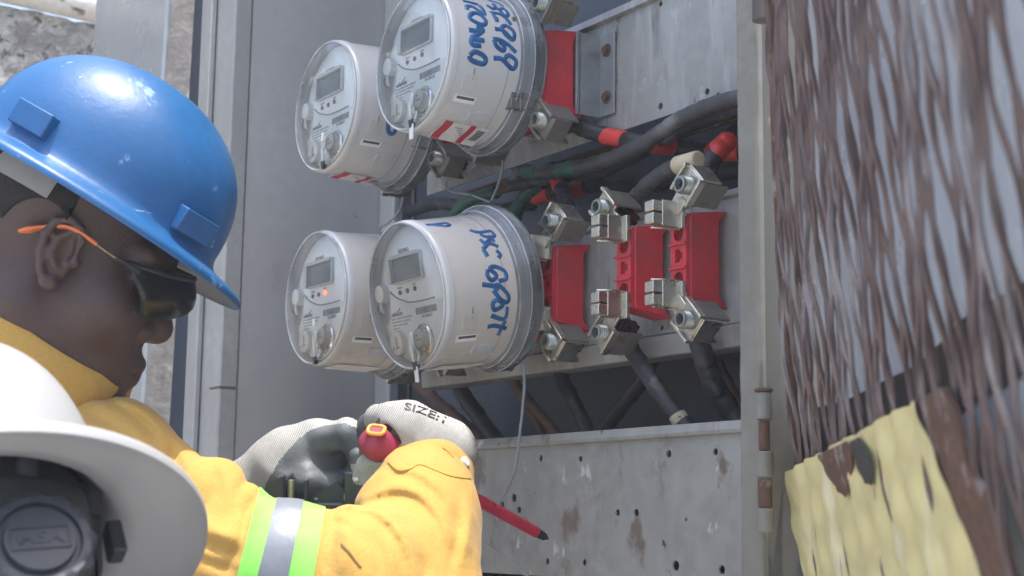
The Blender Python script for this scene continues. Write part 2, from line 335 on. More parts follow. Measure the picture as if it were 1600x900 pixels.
def nets(f, lo, hi, h):
    lo = np.asarray(lo, float); n = np.ceil((np.asarray(hi)-lo)/h).astype(int)+1
    V = np.empty(n, np.float32)
    ys, zs = np.meshgrid(np.arange(n[1]), np.arange(n[2]), indexing='ij')
    B = 5; nb = (n+B-1)//B                                   # coarse blocks first; only blocks near the surface are refined
    c = np.stack(np.meshgrid(*[np.arange(k) for k in nb], indexing='ij'), -1).reshape(-1, 3)
    vc = f(lo+h*(c*B+(B-1)/2)); near = np.abs(vc) < h*B*1.25
    Vb = np.repeat(np.repeat(np.repeat(vc.reshape(nb), B, 0), B, 1), B, 2).astype(np.float32)
    off = np.stack(np.meshgrid(*[np.arange(B)]*3, indexing='ij'), -1).reshape(-1, 3); cn = c[near]
    for i0 in range(0, len(cn), 3000):
        g = (cn[i0:i0+3000, None]*B+off[None]).reshape(-1, 3); Vb[tuple(g.T)] = f(lo+h*g)
    V = Vb[:n[0], :n[1], :n[2]]
    ins = V < 0; cs = n-1; acc = np.zeros((*cs, 3)); cnt = np.zeros(cs); edges = []
    for ax in range(3):
        sl0 = [slice(None)]*3; sl1 = [slice(None)]*3; sl0[ax] = slice(0, -1); sl1[ax] = slice(1, None)
        cr = ins[tuple(sl0)] != ins[tuple(sl1)]; I = np.argwhere(cr); v0 = V[tuple(sl0)][cr]; v1 = V[tuple(sl1)][cr]
        pos = I.astype(float); pos[:, ax] += v0/(v0-v1); o1, o2 = [a for a in range(3) if a != ax]
        for d1 in (0, 1):
            for d2 in (0, 1):
                J = I.copy(); J[:, o1] -= d1; J[:, o2] -= d2
                ok = ((J >= 0) & (J < cs)).all(1); np.add.at(acc, tuple(J[ok].T), pos[ok]); np.add.at(cnt, tuple(J[ok].T), 1)
        edges.append((ax, I, ins[tuple(sl0)][cr]))
    idx = np.full(cs, -1); mk = cnt > 0; idx[mk] = np.arange(mk.sum())
    verts = lo + h*acc[mk]/cnt[mk][:, None]; faces = []
    for ax, I, s0 in edges:
        o1, o2 = ((1, 2), (2, 0), (0, 1))[ax]
        ok = (I[:, o1] > 0) & (I[:, o2] > 0) & (I[:, o1] < cs[o1]) & (I[:, o2] < cs[o2]) & (I[:, ax] < cs[ax]); I = I[ok]; s0 = s0[ok]
        q = []
        for d1, d2 in ((1, 1), (0, 1), (0, 0), (1, 0)):
            J = I.copy(); J[:, o1] -= d1; J[:, o2] -= d2; q.append(idx[tuple(J.T)])
        q = np.array(q).T; q[~s0] = q[~s0][:, ::-1]; faces.append(q)
    F = np.concatenate(faces); mb = MB(); mb.v = [tuple(p) for p in verts]; mb.f = [tuple(map(int, x)) for x in F]; mb.m = [0]*len(F)
    return mb
def hit(f, px, py, z0=.6, z1=3.0):
    d = ray(px, py); L = np.linalg.norm(d); t = z0
    for _ in range(200):
        v = f((CAM+d*t)[None])[0]
        if v < 3e-4: return CAM+d*t
        t += .7*v/L
        if t > z1: return None
    return None
def grad(f, p, e=1e-3):
    q = np.array([p+e*np.eye(3)[i] for i in range(3)]+[p-e*np.eye(3)[i] for i in range(3)]); v = f(q); return nrm(v[:3]-v[3:])

# ------------------------------------------------------------------ ground, wall, neighbouring post
g = MB().bx(-30, 30, -30, 30, -.3, 0)
o = build(g, 'ground', CONC, smooth=0, kind='structure')

rw = MB(); wx = -3.35; pa = onX(0, 0, wx); pb = onX(155, 33, wx); dz = (pb[2]-pa[2])/(pb[1]-pa[1])
zt = lambda y: pa[2]+dz*(y-pa[1])
t = thing('rough_wall', 'weathered whitewashed wall with peeling bumpy render behind the blue hard hat', 'wall', (wx-.1, 1.4, 0))
ys = np.linspace(-1.2, 4.2, 260); zs = np.concatenate([np.linspace(0, 2.0, 12)[:-1], np.linspace(2.0, 3.2, 90)])
gP = []
for z in zs:
    row = []
    for y in ys:
        zz = min(z, 3.2)/3.2*(zt(y)-.01)
        q = .005*math.sin(37*y+3*math.sin(23*zz))+.005*math.sin(61*zz+4*math.sin(31*y))+.004*math.sin(113*y+5*math.sin(71*zz))
        row.append((wx+q, y, zz))
    gP.append(row)
build(MB().grid(gP, 0, (-.2, 0, 0)), 'wall_face', PLAST, t, smooth=50)
build(MB().tube([(wx+.012, y, zt(y)+.022+.002*math.sin(9*y)) for y in np.linspace(-1.2, 4.2, 30)], .032, 16, 0, 2), 'coping', COPE, t)
build(MB().grid([[(wx-.02, y, zt(y)+dzz) for y in (-1.2, 4.2)] for dzz in (.055, .5)], 0, (-.1, 0, 0)), 'upper_board', GAPDARK, t, smooth=0)

t = thing('metal_post', 'smooth grey sheet-steel casing with a crusted rusty edge beside the open cabinet', 'post', (-2.58, 1.0, 0))
lean = lambda x, z: x-.033*(z-2.3)*-1
def leanbox(x0, x1, y0, y1, z0, z1, n=10):
    m = MB(); P = []
    for z in np.linspace(z0, z1, n): P.append([(lean(x, z), y, z) for x, y in ((x0, y0), (x1, y0), (x1, y1), (x0, y1))])
    m.grid(P, 0, None, True); k = len(m.v); m.f += [(3, 2, 1, 0), (k-4, k-3, k-2, k-1)]; m.m += [0, 0]; return m
build(leanbox(-2.79, -2.406, .893, .93, 0, 2.75), 'front_sheet', STEELP, t, bevel=.006)
build(leanbox(-2.4055, -2.392, .896, .938, 0, 2.75, 30), 'crusted_edge', CRUST, t, bevel=.003)
build(leanbox(-2.78, -2.408, .931, 1.35, 0, 2.7), 'casing', GAPDARK, t)

# ------------------------------------------------------------------ the meter cabinet
ZT, ZB = 2.80, .35
cab = thing('metal_cabinet', 'tall grey weathered steel meter cabinet standing open with meters and cables inside', 'cabinet', (-1.47, 1.0, 0))
YR = 1.005
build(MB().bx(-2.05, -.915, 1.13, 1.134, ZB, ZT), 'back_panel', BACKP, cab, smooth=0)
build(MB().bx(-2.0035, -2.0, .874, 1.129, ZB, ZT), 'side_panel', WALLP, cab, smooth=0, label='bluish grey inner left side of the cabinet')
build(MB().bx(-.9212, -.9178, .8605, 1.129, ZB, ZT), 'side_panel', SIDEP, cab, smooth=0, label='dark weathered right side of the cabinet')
jr = MB()
P = []
for i, z in enumerate(np.linspace(ZB, ZT, 120)):
    w = .0003*math.sin(i*1.7)+.0003*math.sin(i*3.1+1); P.append([(-.9415+w, .853, z), (-.9172+.8*w, .853, z), (-.9172, .860, z), (-.9415, .896, z)])
jr.grid(P, 0, None, True); build(jr, 'door_jamb', JAMB, cab, bevel=.0025, label='pale chipped right door jamb')
jl = MB(); P = []
for i, z in enumerate(np.linspace(ZB, ZT, 120)):
    w = .0006*math.sin(i*1.3)+.0005*math.sin(i*2.9); P.append([(-2.125, .845, z), (-1.9975+w, .845, z), (-1.9975, .873, z), (-2.125, .873, z)])
jl.grid(P, 0, None, True); build(jl, 'door_jamb', JAMBL, cab, bevel=.003, label='grey left door jamb with a dented corner')
build(MB().bx(-2.075, -2.06, .835, .8435, ZB, ZT), 'jamb_lip', JAMBL, cab, bevel=.002)
build(MB().bx(-2.03, -1.9964, .8442, .8700, 1.687, 1.691), 'weld_patch', SIDEP, cab, bevel=.001)
build(MB().bx(-2.13, -.915, .830, 1.134, ZT+.001, ZT+.02), 'top_panel', GREY, cab, smooth=0)
build(MB().bx(-2.0, -.92, .90, 1.128, ZB-.02, ZB-.001), 'floor_panel', GREY, cab, smooth=0)
build(MB().bx(-2.0, -.9, .88, 1.13, 0, ZB-.021), 'plinth', CONC, cab, smooth=0)
build(MB().bx(-1.9985, -1.955, 1.09, 1.128, ZB, ZT), 'corner_post', WALLP, cab, bevel=.003)
build(MB().bx(-1.93, -1.918, 1.085, 1.10, ZB, ZT), 'conduit_strip', BACKP, cab)
def holes_px(lst, y, x0, z0):
    out = []
    for (px, py, r) in lst: p = onY(px, py, y); out.append(ring(p[0]-x0, p[2]-z0, r, 12))
    return out
def xz_plate(x0, x1, z0, z1, y, th, lst):
    w, h = x1-x0, z1-z0
    v, f = plate([(0, 0), (w, 0), (w, h), (0, h)], holes_px(lst, y, x0, z0), th)
    return MB().add([(x0+a, y-t+th/2, z0+b) for a, b, t in v], f)
# lower apron
apl = [(845,716,.0035),(907,717,.0035),(1045,709,.0040),(1118,706,.0035),(965,801,.0036),(994,801,.0040),(811,797,.0040),(785,788,.0035),(803,778,.0048),(855,877,.0035),(913,879,.0035),(1056,884,.0050),(1128,890,.0042)]
build(xz_plate(-1.999, -.943, 1.4505, 1.589, .955, .002, apl), 'lower_panel', APRON, cab, smooth=0)
build(MB().bx(-1.999, -.943, .958, 1.0, ZB, 1.447), 'recess_shade_panel', GAPDARK, cab, smooth=0)  # flat panel coloured with the shade of the cavity below the apron
lip = MB(); prof = [(.953, 1.5885), (.9490, 1.5895), (.9475, 1.5925), (.9500, 1.5995), (.951, 1.6005), (.965, 1.6005), (.965, 1.5885)]
lip.prism(prof, lambda a, b, t: np.array([-1.998+t, a, b]), 1.054); build(lip, 'panel_lip', APRON, cab, smooth=25)
build(MB().bx(-1.998, -.944, .957, 1.02, 1.592, 1.5935), 'shelf_edge', BACKP, cab, smooth=0)
# middle mounting rail
build(xz_plate(-1.712, -.943, 1.701, 1.826, YR, .002, [(1034, 512, .003), (1062, 333, .003), (940, 528, .003)]), 'mounting_rail', GREY, cab, smooth=0)
r_ = MB().prism([(YR+.001, 1.826), (YR-.004, 1.828), (YR-.002, 1.8345), (YR+.03, 1.836), (YR+.03, 1.826)], lambda a, b, t: np.array([-1.712+t, a, b]), .769)
r_.prism([(YR+.001, 1.7005), (YR-.0035, 1.6985), (YR-.0015, 1.678), (YR+.0005, 1.677), (YR+.03, 1.677), (YR+.03, 1.7005)], lambda a, b, t: np.array([-1.712+t, a, b]), .769)
build(r_, 'rail_flange', GREY, cab, smooth=0, bevel=.001)
# upper mounting panel
build(xz_plate(-1.712, -.943, 1.932, 2.062, YR, .002, [(1032, 6, .0032), (1105, 143, .0035), (1122, 149, .003), (1032, 166, .0038)]), 'mounting_panel', GREY, cab, smooth=0)
build(MB().prism([(YR+.001, 2.062), (YR-.006, 2.064), (YR-.004, 2.073), (YR+.03, 2.074), (YR+.03, 2.062)], lambda a, b, t: np.array([-1.712+t, a, b]), .769), 'panel_flange', GREY, cab, smooth=60)
p0, p1 = onY(1040, 212, 1.06), onY(1160, 168, 1.06)
build(MB().bx(-1.72, -.93, 1.058, 1.062, p1[2]-.012, p1[2]+.006), 'rear_strap', RUSTM, cab, smooth=0)
# hinge on the right jamb
hb = onY(1197, 610, .852); ht = onY(1199, 832, .852)
for i, (y0, y1, r, m) in enumerate(((606, 612, .0076, RUSTM), (613, 655, .0066, JAMB), (657, 704, .0044, RUSTM), (705, 746, .0070, JAMB), (748, 793, .0057, RUSTM), (795, 832, .0068, JAMB))):
    a = onY(1199, y0, .848); b = onY(1199, y1, .848); a[0] = b[0] = -.907
    build(MB().cyl(a, b, r, n=18), 'hinge_knuckle', m, cab, bevel=.001, label='rusty hinge barrel' if m is RUSTM else None)
a = onY(1190, -20, .85); b = onY(1190, 34, .85); a[0] = b[0] = -.905
build(MB().cyl(a, b, .0085, n=18), 'hinge_knuckle', SIDEP, cab, bevel=.001)
a = onY(1222, 330, .86); b = onY(1222, 590, .86); a[0] = b[0] = -.893
build(MB().tube([a, (a+b)/2+np.array([.001, 0, 0]), b], .0028, 10), 'hinge_rod', RUSTM, cab)

# ------------------------------------------------------------------ rusty expanded-metal door with glossy backing sheet and yellow plate
dz0, dz1 = 1.215, .50
L = [A(1203, -90, dz0), A(1223, 485, dz0), A(1290, 1060, dz0)]; Rr = [A(1500, -1400, dz1), A(1725, -2, dz1), A(1975, 1396, dz1)]
def dpt(u, v, off=0.0):   # u hinge -> free edge, v top -> bottom
    q = lambda T: T[0]*(1-v)*(1-2*v)+T[1]*4*v*(1-v)+T[2]*v*(2*v-1)
    a, b = q(L), q(Rr); p = a+(b-a)*u
    if off:
        du = b-a; dv = (Rr[2]-Rr[0])*u+(L[2]-L[0])*(1-u); n = nrm(np.cross(du, dv))
        if n @ (p-CAM) > 0: n = -n
        p = p+n*off
    return p
door = thing('mesh_door', 'rusty expanded-metal cabinet door swung wide open with a yellow plate on it', 'door', (-.9, .85, 1.2))
dm = MB(); nu, nv, wz = 58, 6, .0030      # each strand is a wavy slit-and-stretched strip, bonded to its neighbours in turn
for i in range(nu):
    C_ = []
    KN = int(nv*10)
    for k in range(KN+1):
        v = -.06+1.12*k/KN; ph = 2*math.pi*nv*v+(math.pi if i % 2 else 0)
        tri = math.asin(.97*math.sin(ph))/(math.pi/2); u = (i+.5+.20*tri+.04*math.sin(i*2.7)+.02*math.sin(v*5+i*1.9))/nu
        C_.append(dpt(u, v, .0016*math.cos(ph)+.003*math.sin(u*40+v*13)+.002*math.sin(i*2.3)))
    n = nrm(dpt(.5, .5, .01)-dpt(.5, .5)); V_ = []
    for k, p in enumerate(C_):
        d = nrm(C_[min(k+1, len(C_)-1)]-C_[max(k-1, 0)]); q_ = nrm(np.cross(d, n)); nn_ = np.cross(q_, d)
        w_ = .0013*(1+.2*math.sin(k*1.3+i)); t_ = .0028; sk = .6*math.cos(2*math.pi*nv*1.12*k/KN)
        a_ = nrm(q_+nn_*sk); b_ = np.cross(d, a_)
        V_ += [p+a_*sx*w_+b_*sb*t_*.5 for sx, sb in ((-1, -1), (1, -1), (1, 1), (-1, 1))]
    F_ = [(4*k+j, 4*k+(j+1) % 4, 4*k+4+(j+1) % 4, 4*k+4+j) for k in range(len(C_)-1) for j in range(4)]
    dm.add(V_, F_)
build(dm, 'wire_mesh', MESHM, door, smooth=40, kind='stuff')
gp = [[dpt(u, v, -.030) for u in np.linspace(-.02, 1, 24)] for v in np.linspace(-.05, 1.05, 24)]
nd = nrm(dpt(.5, .5, -.01)-dpt(.5, .5))
build(MB().grid(gp, 0, nd*.002), 'backing_sheet', PANE, door, smooth=60)
# hinge-side stile
build(MB().tube([dpt(-.012, v, -.004) for v in np.linspace(-.05, 1.05, 14)], .0045, 10, 0, 2), 'hinge_stile', RUSTM, door)
def uv_of(px, py):
    u, v = .5, .5
    for _ in range(40):
        p = dpt(u, v); x, y = pix(p); e = np.array([px-x, py-y])
        xu, yu = pix(dpt(u+1e-3, v)); xv, yv = pix(dpt(u, v+1e-3))
        J = np.array([[xu-x, xv-x], [yu-y, yv-y]])/1e-3; d = np.linalg.solve(J, e); u += d[0]*.7; v += d[1]*.7
    return u, v
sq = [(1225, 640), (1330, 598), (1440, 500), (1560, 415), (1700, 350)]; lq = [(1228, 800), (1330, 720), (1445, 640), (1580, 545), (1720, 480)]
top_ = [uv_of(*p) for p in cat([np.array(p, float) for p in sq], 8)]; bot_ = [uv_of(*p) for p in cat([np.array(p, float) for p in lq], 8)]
build(MB().grid([[dpt(a[0]*(1-f_)+b[0]*f_, a[1]*(1-f_)+b[1]*f_+.003*math.sin(i*.7)*(abs(f_-.5)*2), -.027) for f_ in np.linspace(0, 1, 6)] for i, (a, b) in enumerate(zip(top_, bot_))], 0, nd*.001), 'dark_reflection_strip', BLACK, door, smooth=60)  # added strip standing in for a dark reflection in the sheet
C4 = [uv_of(*p) for p in ((1238, 737), (1483, 603), (1640, 985), (1285, 985))]
def pl(a, b, off):
    u = (C4[0][0]*(1-a)+C4[1][0]*a)*(1-b)+(C4[3][0]*(1-a)+C4[2][0]*a)*b
    v = (C4[0][1]*(1-a)+C4[1][1]*a)*(1-b)+(C4[3][1]*(1-a)+C4[2][1]*a)*b
    return dpt(u, v, off)
def rib(a, b): return .0062+.0024*math.sin(a*64+b*5)*(.5+.5*math.sin(b*22+a*7))
edge = lambda a, b: .0022*math.sin(23*a)+.0016*math.sin(67*a)+.0010*math.sin(131*a)
yp = MB().grid([[pl(a, b+edge(a, b)*(1-b)*2, rib(a, b)) for a in np.linspace(0, .90, 110)] for b in np.linspace(0, 1, 60)], 0, nd*.0015)
build(yp, 'yellow_plate', YPLATE, door, smooth=60)
build(MB().grid([[pl(a+.012*math.sin(b*14), b, .004) for a in np.linspace(.885, 1.0, 12)] for b in np.linspace(.0, 1, 40)], 0, nd*.003), 'rusty_plate_edge', RUSTM, door, smooth=60)
def scrap(lft, rgt, off, name, mat):
    a_ = [uv_of(*p) for p in cat([np.array(p, float) for p in lft], 6)]; b_ = [uv_of(*p) for p in cat([np.array(p, float) for p in rgt], 6)]
    build(MB().grid([[dpt(x[0]*(1-f_)+y[0]*f_, x[1]*(1-f_)+y[1]*f_, off+.0006*math.sin(9*f_+i)) for f_ in np.linspace(0, 1, 5)] for i, (x, y) in enumerate(zip(a_, b_))], 0, nd*.001), name, mat, door, smooth=60)
scrap([(1296, 709), (1306, 730), (1326, 764)], [(1342, 688), (1352, 716), (1342, 775)], .0085, 'rust_flake', RUSTM)
scrap([(1350, 688), (1360, 722), (1372, 752)], [(1364, 681), (1381, 712), (1386, 756)], .0090, 'torn_strip', CHAR)

# ------------------------------------------------------------------ electricity meters
MR = {'LL': ((492, 465), .805, 1.5, 0.0), 'LR': ((633, 462), .805, 9.6, 0.0), 'UL': ((507, 165), .805, 0, 0), 'UR': ((643, 92), .805, 0, 0)}
MM = {}
for k, (p, y, rx, rz) in MR.items():
    c = onY(*p, y); MM[k] = Matrix.Translation(Vector(c)) @ Matrix.Rotation(math.radians(rz), 4, 'Z') @ Matrix.Rotation(math.radians(rx), 4, 'X')
def mray(k, px, py):
    Mi = np.array(MM[k].inverted()); return Mi[:3, :3] @ CAM + Mi[:3, 3], Mi[:3, :3] @ ray(px, py)
def onface(k, px, py, y=.0205): o_, d = mray(k, px, py); q = o_+d*((y-o_[1])/d[1]); return q[0], q[2]
def RB(y): return np.interp(y, [0, .012, .09, .13], [.0795, .0800, .0830, .0838])
def onbar(k, px, py):   # -> angle, y on the shell
    o_, d = mray(k, px, py); t = .8
    for _ in range(300):
        q = o_+d*t; v = math.hypot(q[0], q[2])-RB(q[1])
        if v < 2e-4: return math.atan2(q[2], q[0]), q[1]
        t += v*.6
        if t > 3: return None
    return None
def bp(a, y, dr=0.0): r = RB(y)+dr; return np.array([r*math.cos(a), y, r*math.sin(a)])
z2 = lambda x, y, d=.0115: onface('LR', 575+x/6.427, 340+y/6.427, d)
z3 = lambda x, y, d=.0115: onface('LR', 575+x/6.92, 470+y/6.92, d)
LAB = {'UR': 'upper right electricity meter with blue handwriting and red-white sticker on its shell',
       'UL': 'upper left electricity meter, partly hidden by the meter with the red-white sticker',
       'LR': 'lower right electricity meter drooping forward with blue handwriting in one column',
       'LL': 'lower left electricity meter with a glowing orange indicator light'}
mt = thing('electricity_meter', LAB['LR'], 'electricity meter', MM['LR'].translation, MM['LR'].to_3x3(), 'round electricity meters in the cabinet')
MWORLD[mt.name] = MM['LR']; L_ = dict(parent=mt, local=True)
build(MB().lathe([(.0795, .012), (.0800, .02), (.0812, .05), (.0830, .089), (.0830, .108), (.02, .108)], 96), 'shell', BARREL, smooth=40, **L_)
build(MB().lathe([(.0765, .024), (.0765, .004), (.0772, .0025), (.0786, .002), (.0800, .0035), (.0808, .006), (.0808, .0115), (.0795, .0122)], 96), 'bezel', BARREL, smooth=30, **L_)
FD = .009
def buildF(mb, *a, **k):
    mb.v = [(x, y-FD, z) for x, y, z in mb.v]; return build(mb, *a, **k)
buildF(MB().cyl((0, .0245, 0), (0, .0255, 0), .0766, n=64), 'back_plate', INNER, smooth=30, **L_)
xl = z2(200, 770)[0]; zk = z2(140, 690)[1]
RF = .0755
arc = lambda a0, a1, n, r=RF: [(r*math.cos(t_), r*math.sin(t_)) for t_ in np.linspace(a0, a1, n)]
aL = math.pi-math.asin(zk/RF); pE = z3(230, 470); aE = math.atan2(pE[1], pE[0])
cut = [(z2(150, 690)[0], zk-.001), (z2(185, 730)[0], zk-.006), (xl, zk-.014), (xl, z3(200, 200)[1]), z3(172, 300), z3(185, 370)]
poly = arc(aE, aL, 90) + cut
buildF(MB().prism(poly, lambda a, b, t: np.array([a, .0245-t, b]), .0025), 'face_plate', FACE, smooth=30, **L_)
gr = [z2(225, 775), z2(300, 830), z2(420, 864), z2(560, 846), z2(672, 814)]
aG = math.asin(gr[-1][1]/(RF-.004)); aE2 = aE+.06
buildF(MB().prism(arc(aE2, aG, 40, RF-.004) + gr[::-1] + [(xl+.002, gr[0][1]-.001)] + [(c[0]+.002, c[1]) for c in cut[3:]], lambda a, b, t: np.array([a, .022-t, b]), .0008), 'label_panel', LABELG, smooth=30, **L_)
buildF(MB().tube([np.array([a, .0213, b]) for a, b in (z2(214, 748), z2(270, 800), z2(340, 832), z2(420, 850), z2(540, 832), z2(660, 800))], .0009, 8), 'groove', PRINTL, **L_)
def frect(q, y, t, mat, name, **kw):
    (x0, z0), (x1, z1) = q; return buildF(MB().bx(x0, x1, y-t, y, z0, z1), name, mat, smooth=0, **L_, **kw)
xa = (z2(250, 440)[0]+z2(276, 662)[0])/2; xb = (z2(522, 345)[0]+z2(547, 582)[0])/2
za = (z2(276, 662)[1]+z2(547, 582)[1])/2; zb = (z2(250, 440)[1]+z2(522, 345)[1])/2
f_ = MB()
fwid = .0042
f_.bx(xa-fwid*1.8, xa, .0150, .0219, za-.001, zb+fwid).bx(xa, xb+.002, .0150, .0219, zb, zb+fwid).bx(xb, xb+.002, .018, .0219, za-.001, zb).bx(xa, xb, .018, .0219, za-.002, za)
buildF(f_, 'display_frame', LCDF, bevel=.0006, **L_)
frect(((xa, za), (xb, zb)), .0219, .002, LCD, 'display')
inds = []
for c in ((315, 755), (388, 735), (463, 712)):
    a, b = z2(*c); inds.append(buildF(MB().cyl((a, .0222, b), (a, .0205, b), .0027, n=16), 'indicator_light', LEDOFF, bevel=.0004, **L_))
def ftext(s, x, z, size, y, mat, name, rot=0, bold=0.0, sx=1.0):
    v, f = text(s, size, .0002, bold); return buildF(MB().add([(x+a*sx, y-c, z+b) for a, b, c in v], f), name, mat, smooth=0, **L_)
a, b = z2(345, 332); ftext('HEXING', a, b, .0062, .0216, PRINTL, 'brand_lettering', bold=.00008)
a, b = z2(310, 708); ftext('ENERGIA', a, b, .0024, .0216, PRINTL, 'indicator_caption'); a, b = z2(455, 668); ftext('PULSO', a, b, .0024, .0216, PRINTL, 'indicator_caption')
a, b = z3(306, 145); ftext('edeeste', a+.001, b, .0075, .0209, PRINT, 'utility_lettering', bold=.00016)
lg = MB(); a, b = z3(322, 98); lg.prism([(a-.005, b-.0022), (a, b-.0005), (a+.006, b+.0028), (a+.003, b-.001), (a-.003, b-.003)], lambda p, q, t: np.array([p, .0212-t, q]), .0002); buildF(lg, 'utility_leaf', PRINT, smooth=0, **L_)
pr = MB()
for (x0, y0, x1, nn, hh) in ((248, 208, 470, 9, .0011), (256, 243, 452, 8, .0010), (262, 278, 425, 7, .0009), (268, 312, 345, 4, .0009)):
    (a0, b0), (a1, b1) = z3(x0, y0), z3(x1, y0-48*(x1-x0)/222)
    e = np.linspace(a0, a1, nn+1)
    for i in range(nn): 
        gapx = .25*(e[i+1]-e[i])*rng.random()
        pr.bx(e[i]+gapx, e[i+1]-.0004, .0210, .0213, b0-hh, b0+hh)
buildF(pr, 'printed_lines', PRINTL, smooth=0, **L_)
bc = MB(); a0, b0 = z3(512, 118); a1, b1 = z3(740, 66); x = a0; zc = (b0+b1)/2
while x < a1:
    w = .0005+.0009*rng.random(); bc.bx(x, x+w, .0210, .0213, zc-.0036, zc+.0036); x += w+.0004+.0005*rng.random()
buildF(bc, 'barcode', PRINT, smooth=0, **L_)
a, b = z3(635, 158); ftext('24-220255', a, b, .0050, .0209, PRINTL, 'serial_number', bold=.00006)
# side knob, coil
a, b = z2(98, 775, .006); kn = buildF(MB().cyl((a+.003, .0245, b), (a+.003, .0145, b), .0105, .0098, 28), 'side_knob', FACE, bevel=.001, **L_)
a, b = z3(155, 80, .012); buildF(MB().tube([(a-.003, .019, b+.012), (a+.002, .017, b+.006), (a-.001, .016, b-.002), (a+.003, .019, b-.008)], .0008, 8), 'coil_wire', PRINT, **L_)
buildF(MB().tube([(a+.001, .0195, b+.011), (a+.003, .018, b+.002), (a+.004, .0195, b-.006)], .0018, 8), 'coil_tail', FACE, **L_)
# test dials
a, b = z3(300, 460, .006); d1 = MB().cyl((a, .0218, b), (a, .006, b), .0135, n=36); build(d1, 'test_dial', DIALP, bevel=.001, **L_)
dd = MB()
for (ux, uz, r) in ((0.001, .006, .0016), (-.005, -.006, .0020), (.006, -.005, .0016)): dd.cyl((a+ux, .0062, b+uz), (a+ux, .0056, b+uz), r, n=10)
dd.box((a+.002, .0057, b-.001), (.003, .0008, .012)); build(dd, 'dial_mark', PRINTL, smooth=30, **L_)
a, b = z3(600, 420, .009); d2 = MB().lathe([(.0175, .0218), (.0175, .0095), (.0150, .0085), (.0135, .0085), (.0135, .005)], 40, (a, 0, b)); build(d2, 'dial_collar', DIALP, **L_)
a2, b2 = z3(640, 350, .0115); build(MB().tube([(a2-.011, .0114, b2-.001), (a2-.003, .0114, b2+.006), (a2+.006, .0114, b2+.004), (a2+.011, .0114, b2-.006)], .0022, 8), 'dial_shadow_ring', PRINTL, **L_)
a, b = z3(520, 405, -.001); d3 = MB().cyl((a, .016, b), (a, .001, b), .0105, .0100, 32); build(d3, 'lock_barrel', DIALP, bevel=.001, **L_)
dk = MB()
for (ux, uz) in ((-.002, .003), (-.001, -.002), (.004, -.002)): dk.cyl((a+ux, .0012, b+uz), (a+ux, .0006, b+uz), .0012, n=10)
build(dk, 'lock_hole', PRINT, **L_)
a, b = z3(530, 570, .012); build(MB().cyl((a, .0218, b), (a, .010, b), .0095, .0085, 24).box((a, .009, b), (.004, .002, .010)), 'lower_dial', DIALP, bevel=.001, **L_)
# seal strap, wedge and dangling tab
st = MB(); p_ = [z3(455, 380, -.002), z3(462, 480, -.002), z3(480, 680, -.004)]
st.tube([np.array([a, -.002, b]) for a, b in p_], .0022, 8); q_ = [z3(540, 560, -.002), z3(548, 690, -.003)]
st.tube([np.array([q_[0][0], 0, q_[0][1]]), np.array([q_[1][0], -.004, q_[1][1]])], .0012, 8)
a, b = z3(455, 425, -.003); st.ball((a, -.001, b), (.0042, .0022, .0085), 8)
build(st, 'seal_strap', DIALP, **L_)
a, b = z3(515, 700, -.004); build(MB().prism([(a-.0045, b+.004), (a+.0045, b+.004), (a+.002, b-.005), (a-.002, b-.005)], lambda p, q, t: np.array([p, -.002-t, q]), .004), 'seal_wedge', CHAR, smooth=0, **L_)
a, b = z3(530, 795, -.004); tabo = build(MB().bx(a-.0032, a+.0032, -.0055, -.0035, b-.0085, b+.0085), 'seal_tab', TAG, bevel=.0005, **L_)
# cover and flange
build(MB().lathe([(.0005, -.0005), (.04, -.0008), (.0765, -.0005), (.0785, .002)], 96), 'clear_cover', CLEAR, smooth=60, **L_)
rim = [(.0778+.0016*math.cos(t_), .0006+.0016*math.sin(t_)) for t_ in np.linspace(0, 2*math.pi, 10, endpoint=False)]
build(MB().lathe(rim, 120, close=True), 'cover_rim', CLEARR, smooth=60, **L_)
fl = [(.0834, .088), (.0864, .0885), (.0870, .091), (.0872, .0985), (.0890, .1000), (.0920, .1005), (.0927, .1020), (.0927, .1125), (.0915, .1135), (.0836, .1138)]
build(MB().lathe(fl, 120), 'base_flange', CLEARF, smooth=30, **L_)
rim2 = [(.0867+.0009*math.cos(t_), .0900+.0009*math.sin(t_)) for t_ in np.linspace(0, 2*math.pi, 8, endpoint=False)]
rim3 = [(.0922+.0009*math.cos(t_), .1012+.0009*math.sin(t_)) for t_ in np.linspace(0, 2*math.pi, 8, endpoint=False)]
build(MB().lathe(rim2, 120, close=True).lathe(rim3, 120, close=True), 'flange_bead', CLEARR, smooth=60, **L_)
build(MB().lathe([(.0910, .1145), (.0910, .1175), (.05, .1175)], 64), 'base_plate', GALV, smooth=30, **L_)
an = onbar('LR', 852, 428) or (0.2, .11)
rv = MB()
for dz_ in (-.003, .003):
    aa = .22+dz_/.093; rv.cyl((.0920*math.cos(aa), .1060, .0920*math.sin(aa)), (.0936*math.cos(aa), .1060, .0936*math.sin(aa)), .0016, n=10)
build(rv, 'flange_rivet', PRINT, **L_)
